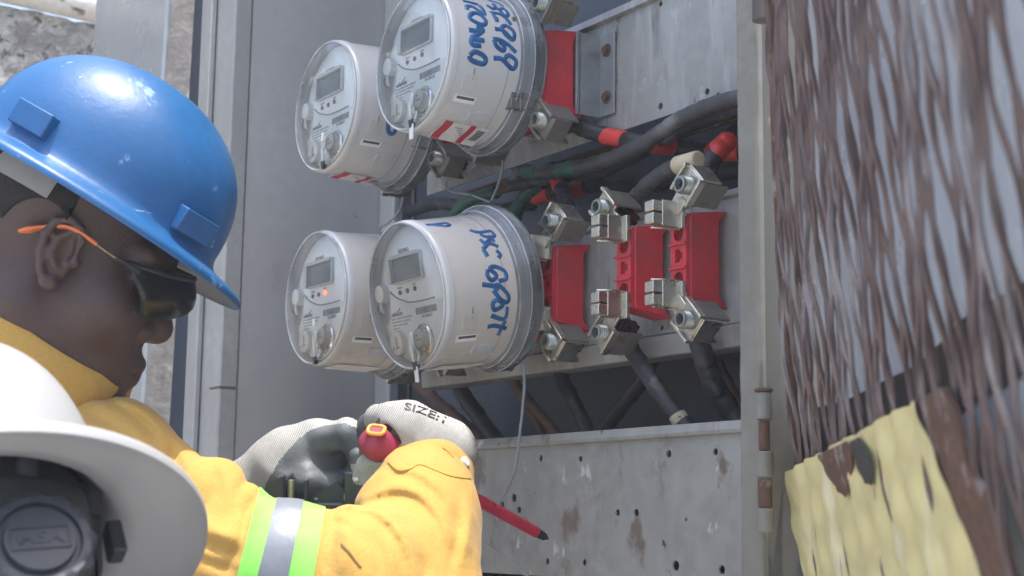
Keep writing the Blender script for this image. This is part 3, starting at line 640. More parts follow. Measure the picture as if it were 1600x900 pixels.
# blades into the jaws
bl = MB()
for sx in (-.040, .040):
    for sz in (-.039, .039): bl.bx(sx-.001, sx+.001, .118, .150, sz-.008, sz+.008)
build(bl, 'blade', TIN, smooth=0, **L_)
def radial_box(a, y, w, ly, t, dr, mb, tilt=0):
    e_r = np.array([math.cos(a), 0, math.sin(a)]); e_t = np.array([-math.sin(a), 0, math.cos(a)]); e_y = np.array([0, 1.0, 0])
    R = np.stack([e_t, e_y, e_r], 1); mb.box(bp(a, y, dr), (w, ly, t), R); return mb
sl_ = MB(); tk = MB()
for (x, y, w, ly) in ((867, 628, .0045, .020),): pass
def lrz(x, y): return onbar('LR', 430+x/2.902, 310+y/2.902)
a, y = lrz(870, 628); radial_box(a, y, .0032, .022, .0012, 0, sl_)
a1_, y1_ = lrz(895, 520); radial_box(a1_, y1_, .012, .0013, .0008, 0, tk); a1_, y1_ = lrz(865, 570); radial_box(a1_, y1_, .008, .0016, .0008, 0, tk)
build(sl_, 'vent_slot', PRINT, smooth=0, **L_); build(tk, 'mould_mark', PRINTL, smooth=0, **L_)
fr_ = MB(); radial_box(a-.02, y, .0085, .026, .0008, 0, fr_); build(fr_, 'slot_frame', FACE, smooth=0, **L_)
a, y = lrz(940, 680); b_ = MB(); radial_box(a, y, .012, .026, .0016, 0, b_); radial_box(a+.06, y+.004, .004, .018, .0022, 0, b_); build(b_, 'clip_window', INNER, smooth=0, bevel=.0006, **L_)
a, y = lrz(880, 560); b_ = MB(); radial_box(a, y, .017, .016, .0008, 0, b_); build(b_, 'mould_pad', BARREL, smooth=0, bevel=.0004, **L_)
# seam line round the shell
build(MB().lathe([(RB(.074)+.0001, .0735), (RB(.074)+.0005, .074), (RB(.074)+.0001, .0745)], 120), 'shell_seam', PRINTL, smooth=60, **L_)
# bottom sticker: measured on the upper right meter
cs = [onbar('UR', 560+x/3.46, y/3.46) for x, y in ((372, 706), (500, 628), (700, 690), (640, 785))]
cs = [(c if c else (-1.6, .06)) for c in cs]
aC = sum(c[0] for c in cs)/4
def patch(a0, a1, y0, y1, dr, lift=0.0, n=14):
    return [[bp(a, y, dr+lift*max(0, (i/n-.6))**2) for y in np.linspace(y0, y1, 6)] for i, a in enumerate(np.linspace(a0, a1, n+1))]
sb = [build(MB().grid(patch(-1.36, -1.80, .022, .080, .0006, .02), 0), 'warning_sticker', STICK, smooth=60, **L_)]
for y0_, y1_ in ((.024, .034), (.056, .063)): build(MB().grid(patch(-1.358, -1.78, y0_, y1_, .0010, .02), 0), 'sticker_stripe', STICKR, smooth=60, **L_)
sp_ = MB()
for i in range(9): sp_.grid(patch(-1.42-.035*i, -1.44-.035*i, .067, .077, .0011, 0, 2), 0)
for i in range(5): sp_.grid(patch(-1.45-.05*i, -1.462-.05*i, .040+.004*i, .050+.002*i, .0011, 0, 2), 0)
build(sp_, 'sticker_print', PRINT, smooth=0, **L_)

def copy_thing(src, loc=None, M4=None, label=None, skip=()):
    c = src.copy(); COL.objects.link(c)
    if M4 is not None: c.matrix_world = M4; MWORLD[c.name] = M4
    if label: c['label'] = label
    for ch in [x for x in src.children]:
        if ch.name.split('.')[0] in skip: continue
        d = ch.copy(); COL.objects.link(d); d.parent = c; d.matrix_parent_inverse = ch.matrix_parent_inverse.copy(); MWORLD[d.name] = MWORLD[c.name]
        for gch in ch.children:
            e = gch.copy(); COL.objects.link(e); e.parent = d; MWORLD[e.name] = MWORLD[c.name]
    return c
METERS = {'LR': mt}
for k in ('LL', 'UL', 'UR'):
    c = copy_thing(mt, M4=MM[k], label=LAB[k]); METERS[k] = c
    if k == 'LL':
        n_ = [x for x in c.children if x.name.startswith('indicator_light')]; o = n_[-1]
        o.data = o.data.copy(); o.data.materials[0] = LEDON; o['label'] = 'lit orange indicator light'
        for x in c.children:
            if x.name.startswith('seal_tab'): x.location = (0, 0, .012); x.scale = (.6, 1, .5)
    if k == 'UL':
        for x in c.children:
            if x.name.startswith('seal_tab'): x.location = (0, 0, .010); x.scale = (.6, 1, .6)
for k in ('LR', 'LL'):
    for x in METERS[k].children:
        if x.name.split('.')[0] in ('shell', 'mould_pad'): x.data = x.data.copy(); x.data.materials[0] = BARRELW
for k in ('LR', 'LL'):
    for x in list(METERS[k].children):
        if x.name.split('.')[0] in ('sticker_stripe', 'sticker_print'): bpy.data.objects.remove(x)
for x in METERS['UR'].children:
    if x.name.split('.')[0] in ('sticker_stripe', 'sticker_print', 'warning_sticker'): x.rotation_euler = (0, -.24, 0)
for x in METERS['UL'].children:
    if x.name.split('.')[0] in ('sticker_stripe', 'sticker_print', 'warning_sticker'): x.rotation_euler = (0, .10, 0)
def strokes(k, lst, ox, oy, sc, w, name):
    m = MB()
    for st_ in lst:
        P = []
        for (x, y) in st_:
            h_ = onbar(k, ox+x/sc, oy+y/sc)
            if h_: P.append(h_)
        if len(P) < 2: continue
        Q = cat([np.array([a, y, 0]) for a, y in P], 5); m.tube([bp(q[0], q[1], -w*.82) for q in Q], w, 14, 0, 0)
    return build(m, name, MARK, METERS[k], local=True, smooth=60)
strokes('UR', [[(160,2),(240,22),(325,45)], [(212,102),(205,66),(262,68),(330,110),(400,160)], [(400,160),(378,100),(340,58)],
  [(240,160),(290,135),(360,165),(412,225),(390,265),(320,245),(250,205),(236,175),(244,158)],
  [(230,320),(300,332),(372,335)], [(310,285),(362,300),(378,332),(300,385),(258,408),(330,425),(395,438)], [(395,438),(320,430),(256,425),(268,482),(360,495)],
  [(240,600),(290,560),(370,590),(412,640),(390,690),(310,675),(245,640),(236,604)],
  [(440,2),(520,22),(600,70)], [(425,55),(480,92),(525,80)], [(490,40),(540,100),(600,90),(652,150),(620,172),(560,110)],
  [(535,235),(490,150),(470,135),(560,150),(640,210),(685,268)], [(535,235),(524,185)],
  [(510,310),(600,330),(700,432)], [(600,335),(590,290),(640,280),(716,350),(705,430),(640,390),(598,338)],
  [(490,425),(560,430),(650,480),(738,568)], [(500,430),(530,500),(600,545),(612,500),(560,450)],
  [(495,630),(580,640),(690,742)], [(620,628),(660,600),(732,650),(732,720),(690,742),(622,672),(622,622)]], 700, 0, 6.925, .0046, 'marker_writing')
strokes('LR', [[(60,125),(120,140),(202,130)], [(202,130),(226,165),(170,170),(130,152)], [(130,186),(165,212),(206,182),(222,205)],
  [(150,255),(190,216),(252,236)], [(152,255),(180,302),(165,270)], [(252,312),(265,290),(240,262)],
  [(255,467),(306,452),(292,400),(230,370),(196,386),(242,430),(210,462),(180,430),(182,392)],
  [(145,490),(222,502),(252,532)], [(215,502),(262,500),(322,570),(310,610),(268,590),(218,530)], [(232,600),(215,620),(230,662),(284,628),(252,596),(222,604)],
  [(312,640),(292,722),(205,700)], [(180,777),(232,768),(305,787)], [(300,732),(276,780),(250,832)]], 720, 330, 4.286, .0042, 'marker_writing')
strokes('LR', [[(520, 68), (620, 68), (700, 60), (780, 52), (818, 66), (790, 82), (700, 76), (650, 70)]], 575, 340, 6.427, .0040, 'marker_writing')
strokes('UL', [[(607, 190), (607, 205), (614, 209), (621, 198)]], 0, 0, 1.0, .0044, 'marker_writing')
# barcode tag hanging from the lower right meter's flange
Mi = np.array(MM['LR'].inverted()); tg = MB()
P = [A(839, 474, 1.70), A(849, 463, 1.70), A(861, 496, 1.70), A(851, 505, 1.70)]
tg.grid([[P[0], P[1]], [P[3], P[2]]], 0, fw*.001); build(tg, 'barcode_tag', TAG, mt, smooth=0)
tg = MB()
for i in range(7):
    a = P[0]+(P[3]-P[0])*(.42+.07*i)-fw*.0006; b = P[1]+(P[2]-P[1])*(.42+.07*i)-fw*.0006; tg.cyl(a+(b-a)*.2, a+(b-a)*(.6+.3*rng.random()), .0006, n=6)
build(tg, 'tag_print', PRINTL, mt)

# ------------------------------------------------------------------ red terminal blocks (meter sockets)
def make_block(label, loc, sgn, dull=False):
    T_, Sx = (TIND if dull else TIN), sgn
    t = thing('terminal_block', label, 'terminal block', loc, None, 'red terminal blocks on the mounting rails'); K = dict(parent=t, local=True)
    m = MB(); lv = [(-.049, .0140, 0.0), (-.0375, .0118, -.009), (.0375, .0118, -.009), (.049, .0140, 0.0)]
    v = []
    for z, hw, yb in lv: v += [(-hw, -.046, z*.86 if abs(z) > .04 else z), (hw, -.046, z*.86 if abs(z) > .04 else z), (hw, yb, z), (-hw, yb, z)]
    f = [(0, 3, 2, 1), (12, 13, 14, 15)] + [(i*4+j, i*4+(j+1) % 4, i*4+4+(j+1) % 4, i*4+4+j) for i in range(3) for j in range(4)]
    m.add(v, f); build(m, 'housing', RED, bevel=.0012, **K)
    v, f = plate([(-.0114, -.041), (.0114, -.041), (.0114, .041), (-.0114, .041)], [ring(0, .0225, .0072, 20), ring(0, -.0225, .0072, 20),
        [(-.005, -.006), (.002, -.006), (.002, -.003), (.006, -.003), (.006, .004), (.002, .004), (.002, .007), (-.005, .007)]], .005)
    build(MB().add([(a, -.0490-c, b) for a, b, c in v], f), 'front_plate', RED, smooth=0, **K)
    build(MB().bx(-.0110, .0110, -.0469, -.0462, -.040, .040), 'recess', REDD, smooth=0, **K)
    for z in (-.0118, .0118): build(MB().bx(-.0126, .0126, -.0545, -.0517, z-.0010, z+.0010), 'ridge', RED, smooth=0, **K)
    for s in (1, -1):
        z = s*.0395
        for q in (1, -1):
            build(MB().bx(-.0068, .0068, -.0885, -.0735, z+q*.0062-.0053, z+q*.0062+.0053).bx(-.0058, .0058, -.0735, -.062, z+q*.0058-.0049, z+q*.0058+.0049), 'jaw_finger', T_, bevel=.0009, **K)
        c = MB().bx(.0060, .0078, -.0775, -.053, z-.0128, z+.0128).bx(-.0078, -.0060, -.0775, -.053, z-.0128, z+.0128).bx(-.009, .0125, -.0575, -.0530, z-.0135, z+.0135)
        build(c, 'spring_clip', T_, bevel=.0007, **K)
        build(MB().cyl((.0126, -.0555, z), (.0145, -.0555, z), .0026, n=12).tube([(-.004, -.083, z-s*.014), (.004, -.070, z-s*.0142), (.006, -.055, z-s*.014)], .0012, 8, 0, 3), 'clip_pin', TIN, **K)
        # tilted lug reaching outwards
        cx, cz = Sx*.0235, s*.0655; al = math.atan2(s, Sx)      # outward diagonal in x,z
        e1 = np.array([math.cos(al), 0, math.sin(al)]); e2 = np.array([-math.sin(al), 0, math.cos(al)]); ey = np.array([0, 1.0, 0])
        R = np.stack([e1, ey, e2], 1); c0 = np.array([cx, -.0575, cz])
        lg = MB().box(c0, (.030, .0030, .027), R)
        lg.box(c0-e1*.021-ey*.0005, (.017, .0040, .018), R)
        for q in (1, -1): lg.box(c0+e2*q*.0150-ey*.0020, (.031, .0085, .0036), R)
        lg.box(c0+e1*.0150+ey*.012, (.0030, .024, .027), R)
        build(lg, 'lug', T_, bevel=.0009, **K)
        bk = MB().box(c0+ey*.0175+e2*.0135, (.028, .032, .0030), R).box(c0+ey*.0175-e2*.0135, (.028, .032, .0030), R)
        build(bk, 'lug_collar', TIND, bevel=.0012, **K)
        pr_ = [(.0092, .004), (.0092, -.001)]
        for i in range(5): pr_ += [(.0092, -.001-.0022*i), (.0084, -.0021-.0022*i)]
        pr_ += [(.0080, -.0125), (.0056, -.0128), (.0054, -.0075), (.0, -.0073)]
        build(MB().lathe(pr_, 28, c0), 'socket_screw', SCREW, smooth=30, **K)
        build(MB().cyl(c0-ey*.0080, c0-ey*.0076, .0052, n=6), 'hex_socket', DARK, smooth=0, **K)  # flat dark disc: shade of the deep socket put into its colour
        ce = c0+ey*.026-e1*.002
        cu = MB()
        for i in range(7):
            a_ = i*2*math.pi/6; off = (e2*math.cos(a_)+ey*math.sin(a_))*(.0062 if i < 6 else 0)
            cu.cyl(ce-e1*.014+off, ce+e1*.009+off*1.02, .0033, n=8)
        build(cu, 'copper_end', COPPER, **K)
    return t
RB_X = [(-1.136, 1.764, 'red terminal block at the far right of the middle rail beside the pale jamb', 1),
        (-1.2225, 1.764, 'left red terminal block of the uncovered pair on the middle rail', -1),
        (-1.3600, 1.764, 'red terminal block at the right edge of the lower right meter', 1),
        (-1.4420, 1.764, 'red terminal block hidden behind the lower right meter', -1),
        (-1.5880, 1.766, 'red terminal block between the two lower meters, mostly covered', 1),
        (-1.6690, 1.766, 'red terminal block behind the meter with the glowing light', -1)]
for x, z, l, s in RB_X: make_block(l, (x, YR-.0015, z), s)
UBX = [(-1.3450, 2.000, 'upper red terminal block on a grey steel bracket beside the upper right meter', 1),
       (-1.4300, 2.000, 'red terminal block showing below the upper right meter', -1),
       (-1.5600, 2.000, 'red terminal block showing below the upper left meter', 1),
       (-1.6450, 2.000, 'red terminal block hidden behind the upper left meter', -1)]
for i, (x, z, l, s) in enumerate(UBX):
    b = make_block(l, (x, YR-.028, z), s, True)
    if s == 1:
        br = MB().bx(.0138, .0160, -.009, .0262, -.047, .047).bx(.0160, .0420, .0236, .0262, -.047, .047).bx(-.0165, .0160, -.0052, -.0030, -.0465, .0465)
        build(br, 'bracket', GALV, b, local=True, bevel=.0006)
        for z_ in (-.026, .028): build(MB().cyl((.029, .0235, z_), (.029, .0195, z_), .0052, n=6).cyl((.029, .0236, z_), (.029, .0228, z_), .0075, n=18), 'bracket_bolt', RUSTM, b, local=True)
    else:
        br = MB().bx(-.0160, -.0138, -.009, .0262, -.047, .047).bx(-.0420, -.0160, .0236, .0262, -.047, .047)
        build(br, 'bracket', GALV, b, local=True, bevel=.0006)

# ------------------------------------------------------------------ cables and wires
def cable(label, pts, r, mat, name='cable', tapes=(), grp='heavy cables inside the cabinet', n=14):
    P = [onY(px, py, y) for px, py, y in pts]; C_ = cat(P, 12)
    bx_ = min(P, key=lambda p: p[2]); t = thing(name, label, 'cable' if name == 'cable' else 'wire', bx_, None, grp)
    Cj = [c+np.array([.0008*math.sin(i*1.1), .0008*math.sin(i*.7+1), .0008*math.sin(i*1.7)])*(r/.012) for i, c in enumerate(C_)]
    build(MB().tube(Cj, r, n, 0, 0), 'sheath', mat, t, smooth=60)
    for (f0, f1, tm) in tapes:
        i0, i1 = int(f0*(len(C_)-1)), max(int(f0*(len(C_)-1))+2, int(f1*(len(C_)-1)))
        seg = Cj[i0:i1+1]; build(MB().tube(seg, [r*1.05+.0003*(i % 2) for i in range(len(seg))], n, 0, 0), 'tape_band', tm, t, smooth=60)
    return t
cable('thick black cable with green tape sagging from the jamb to the upper right meter', [(1175,150,.985),(1120,162,.99),(1060,188,.99),(1010,222,.985),(950,250,.99),(890,264,1.0),(835,270,1.01),(808,258,1.02),(798,230,1.03)], .0085, CABLEG, tapes=((.60,.66,GRNT),(.73,.79,GRNT)))
cable('second black cable with green tape lying just behind the sagging one', [(1170,166,1.01),(1060,205,1.02),(960,262,1.02),(880,276,1.03),(800,290,1.04)], .0070, CABLE)
cable('black cable with two red tape bands running from the upper block to the jamb', [(885,188,.985),(915,203,.985),(960,215,1.0),(1010,224,1.01),(1060,230,1.05),(1110,236,1.06),(1180,240,1.06)], .0092, CABLE, tapes=((.28,.39,REDT),(.53,.65,REDT),(.84,.97,REDT)))
cable('black cable with a red tape band dropping onto the far right terminal block', [(1180,190,1.04),(1150,208,1.03),(1122,235,1.01),(1106,262,1.0),(1098,292,.985)], .0098, CABLE, tapes=((.34,.56,REDT),))
t = cable('black cable with a cream end cap above the uncovered pair of blocks', [(978,330,.985),(990,312,.985),(1012,288,.98),(1040,268,.975),(1066,256,.972)], .0080, CABLEG)
a, b = onY(1058, 259, .972), onY(1092, 249, .97); build(MB().cyl(a, b, .0096, .0092, 24), 'end_cap', CREAM, t, bevel=.002)
cable('short black cable with red tape entering the block beside the lower right meter', [(862,262,1.05),(872,284,1.03),(882,310,1.0),(893,335,.985)], .0085, CABLE, tapes=((.10,.48,REDT),))
cable('thin red-taped cable in the dark gap between the two right meters', [(815,318,1.06),(848,306,1.06),(872,298,1.05)], .0085, CABLE, tapes=((.3,.78,REDT),))
cable('black cable with red tape deep in the dark gap above the middle rail', [(890,300,1.09),(928,288,1.09),(980,292,1.09),(1060,280,1.09),(1170,262,1.09)], .010, CABLE, tapes=((.06,.2,REDT),))
cable('dark green taped cable looping up behind the lower right meter', [(800,372,1.06),(806,335,1.05),(822,305,1.05),(850,285,1.05)], .0085, GRNT)
cable('dark green taped cable looping behind the top of the lower right meter', [(708,356,1.07),(716,328,1.06),(738,310,1.06),(775,300,1.06)], .0085, GRNT)
cable('black cable hanging in the dark gap below the upper left meter', [(640,330,1.09),(690,318,1.09),(760,330,1.09),(830,318,1.08)], .009, CABLE)
cable('worn black cable with a yellow end running down from the left uncovered block', [(972,522,.985),(986,545,.985),(1008,580,.985),(1036,622,.99),(1080,676,1.0),(1110,720,1.0)], .0088, CABLE, tapes=((.70,.74,CREAM),))
cable('black cable running down beside the jamb from the far right block', [(1092,525,.985),(1100,560,.985),(1118,605,1.0),(1150,655,1.02),(1180,700,1.02)], .0105, CABLE)
cable('brown cable beside the jamb behind the lower panel', [(1120,570,1.05),(1142,612,1.05),(1170,660,1.05)], .007, CABLEB)
cable('black cable crossing leftwards beneath the middle rail', [(1020,560,1.06),(1000,600,1.06),(968,640,1.06),(930,690,1.06)], .0085, CABLE)
cable('brown cable slanting down below the lower right meter', [(785,565,1.03),(808,605,1.03),(838,642,1.04),(880,690,1.05),(900,720,1.05)], .0062, CABLEB)
cable('thin brown cable lying beside the slanting brown one', [(800,590,1.05),(826,632,1.05),(852,690,1.06)], .0055, CABLEB)
cable('black cable dropping behind the block of the lower right meter', [(868,545,1.0),(878,590,1.03),(900,635,1.05),(930,700,1.06)], .0085, CABLE)
cable('thick black cable slanting down left of the brown cables', [(700,575,1.05),(725,618,1.05),(760,668,1.06),(800,720,1.06)], .0105, CABLE)
cable('brown-black cable slanting down just above the white glove', [(640,575,1.05),(672,620,1.05),(720,662,1.06),(780,715,1.06)], .0100, CABLEB)
def wire(label, pts, r=.0016): return cable(label, pts, r, WIRE, 'seal_wire', (), 'thin grey seal wires', 10)
wire('thin grey wire hanging from the lower right meter past the lower panel', [(818,568,.93),(819,610,.93),(812,680,.93),(804,735,.93),(785,775,.93),(755,800,.93),(725,806,.93)])
wire('thin grey wire crossing the bottom of the lower panel', [(715,820,.92),(760,852,.925),(800,880,.93),(840,915,.93)])
wire('thin grey wire arching up between the two left meters', [(632,302,.98),(624,330,.98),(606,348,.98),(594,356,.98),(592,372,.98),(600,390,.98)])
wire('pale grey wire bent in a hook under the upper right meter', [(752,250,.95),(732,266,.95),(708,276,.95),(697,284,.95),(699,294,.95),(712,301,.95),(735,304,.95)])
wire('thin grey wire dropping from the upper right meter to the top of the lower one', [(784,232,.95),(785,262,.95),(778,290,.95),(768,314,.95)])
wire('thin dark wire end joining the hooked pale wire', [(734,304,.952),(750,310,.953),(766,316,.955)], .0012)

# ------------------------------------------------------------------ dark bracket behind the gloves
bk = thing('clamp_bracket', 'dark grey clamp bracket with a bolt below the left white glove', 'bracket', A(490, 790, 1.475))
def pbox(x0, x1, y0, y1, z, th, name, mat, par, poly=None, bevel=.001):
    P = [(x0, y1), (x1, y1), (x1, y0), (x0, y0)] if poly is None else poly
    return build(MB().prism(P, lambda a, b, t: A(a, b, z)+fw*t, th), name, mat, par, smooth=0, bevel=bevel)
pbox(0, 0, 0, 0, 1.460, .020, 'clamp_block', CHAR, bk, [(414, 790), (414, 772), (432, 746), (442, 744), (444, 790)])
pbox(449, 452, 744, 792, 1.450, .03, 'clamp_plate', BLACK, bk)
build(MB().tube([A(455, 750, 1.450), A(454, 790, 1.450)], .0030, 12), 'bolt', SCREW, bk)
pbox(458, 474, 745, 795, 1.475, .012, 'clamp_plate', BLACK, bk); pbox(474, 480, 750, 795, 1.460, .02, 'clamp_plate', CHAR, bk)
v, f = plate([(480, -792), (480, -776), (500, -767), (518, -757), (527, -751), (533, -760), (537, -764), (537, -792)], [ring(494, -779.5, 3.2, 12, 2.2)], 1.0)
build(MB().add([A(a, -b, 1.480)+fw*(c*.004) for a, b, c in v], f), 'cover_tongue', CHAR, bk, smooth=0)
pbox(538, 560, 739, 795, 1.460, .012, 'clamp_block', CHAR, bk); pbox(561, 572, 742, 795, 1.480, .012, 'clamp_plate', BLACK, bk)
build(MB().tube([A(557, 745, 1.450), A(559, 750, 1.450)], .0042, 10), 'white_stud', TAG, bk)
pbox(408, 580, 788, 830, 1.465, .03, 'clamp_base', BLACK, bk)

# ------------------------------------------------------------------ person in the blue hard hat
ZH = 1.43; H0 = A(79, 384, ZH); psi = math.radians(8)
def hframe(ang, ps=psi):
    c, s = math.cos(math.radians(ang)), math.sin(math.radians(ang)); e1 = rt*c-up*s
    F = math.cos(ps)*e1+math.sin(ps)*fw; U = rt*s+up*c; Sd = -math.cos(ps)*fw+math.sin(ps)*e1; return np.stack([F, U, Sd], 1)
HR = hframe(24)
hp = lambda f, u, s: H0+HR @ np.array([f, u, s])
man = thing('person', 'person in a yellow jacket and blue hard hat holding a screwdriver in white gloves', 'person', (-1.62, .34, 0))
neckb = A(36, 640, 1.45)
def head_sdf(P):
    Q = (P-H0) @ HR; m = lambda c: np.array(c, float); mir = Q*np.array([1, 1, 1.0]); mir[:, 2] = np.abs(mir[:, 2])
    d = ell(Q, m((-.012, .055, 0)), (.100, .088, .076))
    d = su(d, ell(Q, m((.045, -.025, 0)), (.068, .082, .062)), .03)
    d = su(d, cap(mir, m((.000, -.055, .055)), m((.092, -.113, .018)), .021, .020), .032)
    d = su(d, ell(Q, m((.075, -.078, 0)), (.042, .038, .038)), .022)
    d = su(d, sph(Q, m((.104, -.119, 0)), .019), .018)
    d = su(d, sph(mir, m((.070, -.028, .042)), .027), .025)
    d = su(d, cap(mir, m((.100, .034, .0)), m((.088, .030, .042)), .013, .011), .014)
    d = ss(d, sph(mir, m((.112, .006, .034)), .014), .012)
    d = su(d, sph(mir, m((.084, .005, .033)), .0135), .003)
    d = su(d, cap(mir, m((.086, .009, .020)), m((.085, .008, .046)), .0085, .0065), .004)
    d = su(d, cap(Q, m((.104, .018, 0)), m((.119, -.028, 0)), .0085, .0120), .012)
    d = su(d, sph(Q, m((.1205, -.033, 0)), .0135), .008)
    d = su(d, sph(mir, m((.110, -.038, .0145)), .0105), .006)
    d = ss(d, sph(mir, m((.113, -.0495, .0085)), .0042), .003)
    d = su(d, cap(mir, m((.117, -.0705, 0)), m((.103, -.0755, .021)), .0080, .005), .008)
    d = su(d, cap(mir, m((.115, -.0850, 0)), m((.102, -.081, .020)), .0090, .005), .008)
    d = ss(d, cap(mir, m((.128, -.0778, 0)), m((.107, -.0782, .024)), .0012, .0010), .002)
    # ears
    mir = mir-np.array([.026, .008, 0.0]); e = ell(mir, m((-.006, -.004, .0735)), (.016, .030, .0065))
    pts = [(.008, .004), (.010, .016), (.005, .026), (-.006, .030), (-.017, .024), (-.021, .010), (-.019, -.006), (-.013, -.020), (-.006, -.030)]
    P3 = [m((a-.002, b-.002, .0805+.0015*i/8)) for i, (a, b) in enumerate(pts)]
    e = su(e, chain(mir, P3, [.0040]*9, .003), .005)
    e = su(e, sph(mir, m((-.002, -.031, .079)), .0075), .006)
    P4 = [m((-.004, .017, .080)), m((-.012, .008, .081)), m((-.012, -.006, .081)), m((-.004, -.016, .0805))]
    e = su(e, chain(mir, P4, [.0030]*4, .003), .004)
    e = ss(e, ell(mir, m((.000, .0, .083)), (.0075, .011, .008)), .003)
    e = su(e, sph(mir, m((.010, -.006, .0775)), .0052), .004)
    d = su(d, e, .006)
    nb = (neckb-H0) @ HR
    d = su(d, cap(Q, m((-.022, -.025, 0)), nb, .057, .062), .03)
    d = su(d, cap(Q, nb, nb+m((-.05, -.10, 0)), .062, .075), .03)
    # crease under the ear and on the neck
    return d
lo = H0-np.array([.30, .24, .30]); hi = H0+np.array([.24, .24, .20])
body = build(nets(head_sdf, lo, hi, .0026), 'body', SKIN, man, smooth=180)
def hair_sdf(P):
    Q = (P-H0) @ HR; d = head_sdf(P)-.0035
    lim = np.maximum(.022-.25*Q[:, 0]-Q[:, 1]-.02, Q[:, 0]-.016)         # above this line, behind the temple
    lim = np.maximum(lim, -(np.linalg.norm((Q-np.array([-.006, -.002, .0]))*np.array([1, .75, 0]), axis=1)-.034))
    back = np.maximum(-.030-Q[:, 1], Q[:, 0]+.055)
    return np.maximum(d, np.minimum(lim, np.maximum(back, lim*0-1+np.where(Q[:, 0] < -.06, 0, 2))))
build(nets(hair_sdf, H0-np.array([.2, .2, .16]), H0+np.array([.2, .2, .19]), .003), 'hair', HAIR, man, smooth=180)
# safety glasses
sg = build(MB().grid([[(lambda s, u: hp(.143-.050*abs(s/.070)**2.2-.010*((u+.002)/.026)**2, u, s))((s0*(1-.30*max(0, k-.25)**1.3)), .024-.003*abs(s0/.07)-k*(.022+.018*min(1, abs(s0)/.05))) for s0 in np.linspace(-.072, .072, 34)] for k in np.linspace(0, 1, 12)], 0, HR @ np.array([-.0022, 0, 0])), 'safety_glasses', LENS, man, smooth=60)
build(MB().tube([hp(.1445-.050*abs(s/.070)**2.2-.012, .0245-.004*abs(s/.07), s) for s in np.linspace(-.073, .073, 20)], .0028, 10, 0, 2).tube([hp(.1445-.050*abs(s0*.80/.070)**2.2-.008-.006*min(1, abs(s0)/.05), .0235-.003*abs(s0/.07)-(.022+.018*min(1, abs(s0)/.05)), s0*.80) for s0 in np.linspace(-.072, .072, 20)], .0018, 8, 0, 2), 'lens_frame', BLACK, sg)
for s in (1, -1):
    w = .0735*s
    build(MB().tube([hp(.090, .016, w), hp(.076, .019, w+.003*s), hp(.066, .0205, w+.004*s)], .0042, 10, 0, 6, .5), 'temple_hinge', BLACK, sg)
    build(MB().tube([hp(.070, .0195, w+.004*s), hp(.055, .0225, w+.005*s), hp(.040, .026, w+.006*s)], .0021, 10, 0, 6, .6), 'temple_rod', GOLD, sg)
    build(MB().tube([hp(.047, .0248, w+.0065*s), hp(.026, .029, w+.008*s), hp(.012, .0265, w+.006*s), hp(-.002, .019, w+.004*s), hp(-.011, .013, w+.004*s), hp(-.019, .008, w+.003*s)], [.0040, .0046, .0040, .0042, .0066, .0035], 10, 0, 6, .45), 'temple', ORNT, sg)

def hat(par, C0, R, a, w, b, ext, mat, drop=.012, n=96, name='hard_hat', flare=.010):
    """full-brim shell: dome, rolled foot, brim, and the inner shell"""
    P = []; th = np.linspace(0, 2*math.pi, n, endpoint=False)
    pt = lambda f, u, s: C0+R @ np.array([f, u, s])
    def row(k, u, off=0): return [pt((a*k+off)*math.cos(t), u, (w*k+off)*math.sin(t)) for t in th]
    rows = []
    for ph in np.linspace(.02, 1, 26):
        q = ph*math.pi/2; rows.append(row(math.sin(q)**.92, b*math.cos(q)**.86+.012))
    rid = lambda t: 0
    def brow(k, du): return [pt((a+(ext(t)[0]-a)*k)*math.cos(t) if True else 0, .012+du, (w+(ext(t)[1]-w)*k)*math.sin(t)) for t in th]
    for k, du in ((.06, -.007), (.16, -.011), (.35, -.0135), (.6, -.016), (.85, -.019), (.97, -.0215), (1.0, -.0245), (.985, -.0275), (.94, -.0255), (.6, -.0205), (.3, -.0175), (.10, -.0160)): rows.append(brow(k, du*drop/.012))
    ka = .955
    for ph in np.linspace(1, .02, 20):
        q = ph*math.pi/2; rows.append(row(ka*math.sin(q)**.92, (b-.004)*math.cos(q)**.86+.004))
    m = MB().grid(rows, 0, None, True); k = len(rows); L0 = len(m.v)
    m.f += [tuple(range(n-1, -1, -1)), tuple((k-1)*n+j for j in range(n))]; m.m += [0, 0]
    return build(m, name, mat, par, smooth=50)
HH = hframe(32.5); HC = A(143, 312, ZH+.005); _r = math.radians(11)
HH = np.stack([HH[:, 0], HH[:, 1]*math.cos(_r)-HH[:, 2]*math.sin(_r), HH[:, 2]*math.cos(_r)+HH[:, 1]*math.sin(_r)], 1)
ex1 = lambda t: (.170 if math.cos(t) > 0 else .150, .134)
h1 = hat(man, HC, HH, .126, .106, .118, ex1, HATB)
h1['label'] = 'blue full-brim hard hat with scuffed shell'
hq = lambda f, u, s: HC+HH @ np.array([f, u, s])
def hat_ray(px, py):
    d = ray(px, py); t = 1.0
    for _ in range(300):
        q = (CAM+d*t-HC) @ HH; e = math.sqrt((q[0]/.126)**2+(q[2]/.106)**2+(max(0, q[1]-.012)/.118)**2)-1
        if e < 1e-3: return q
        t += e*.05
    return q
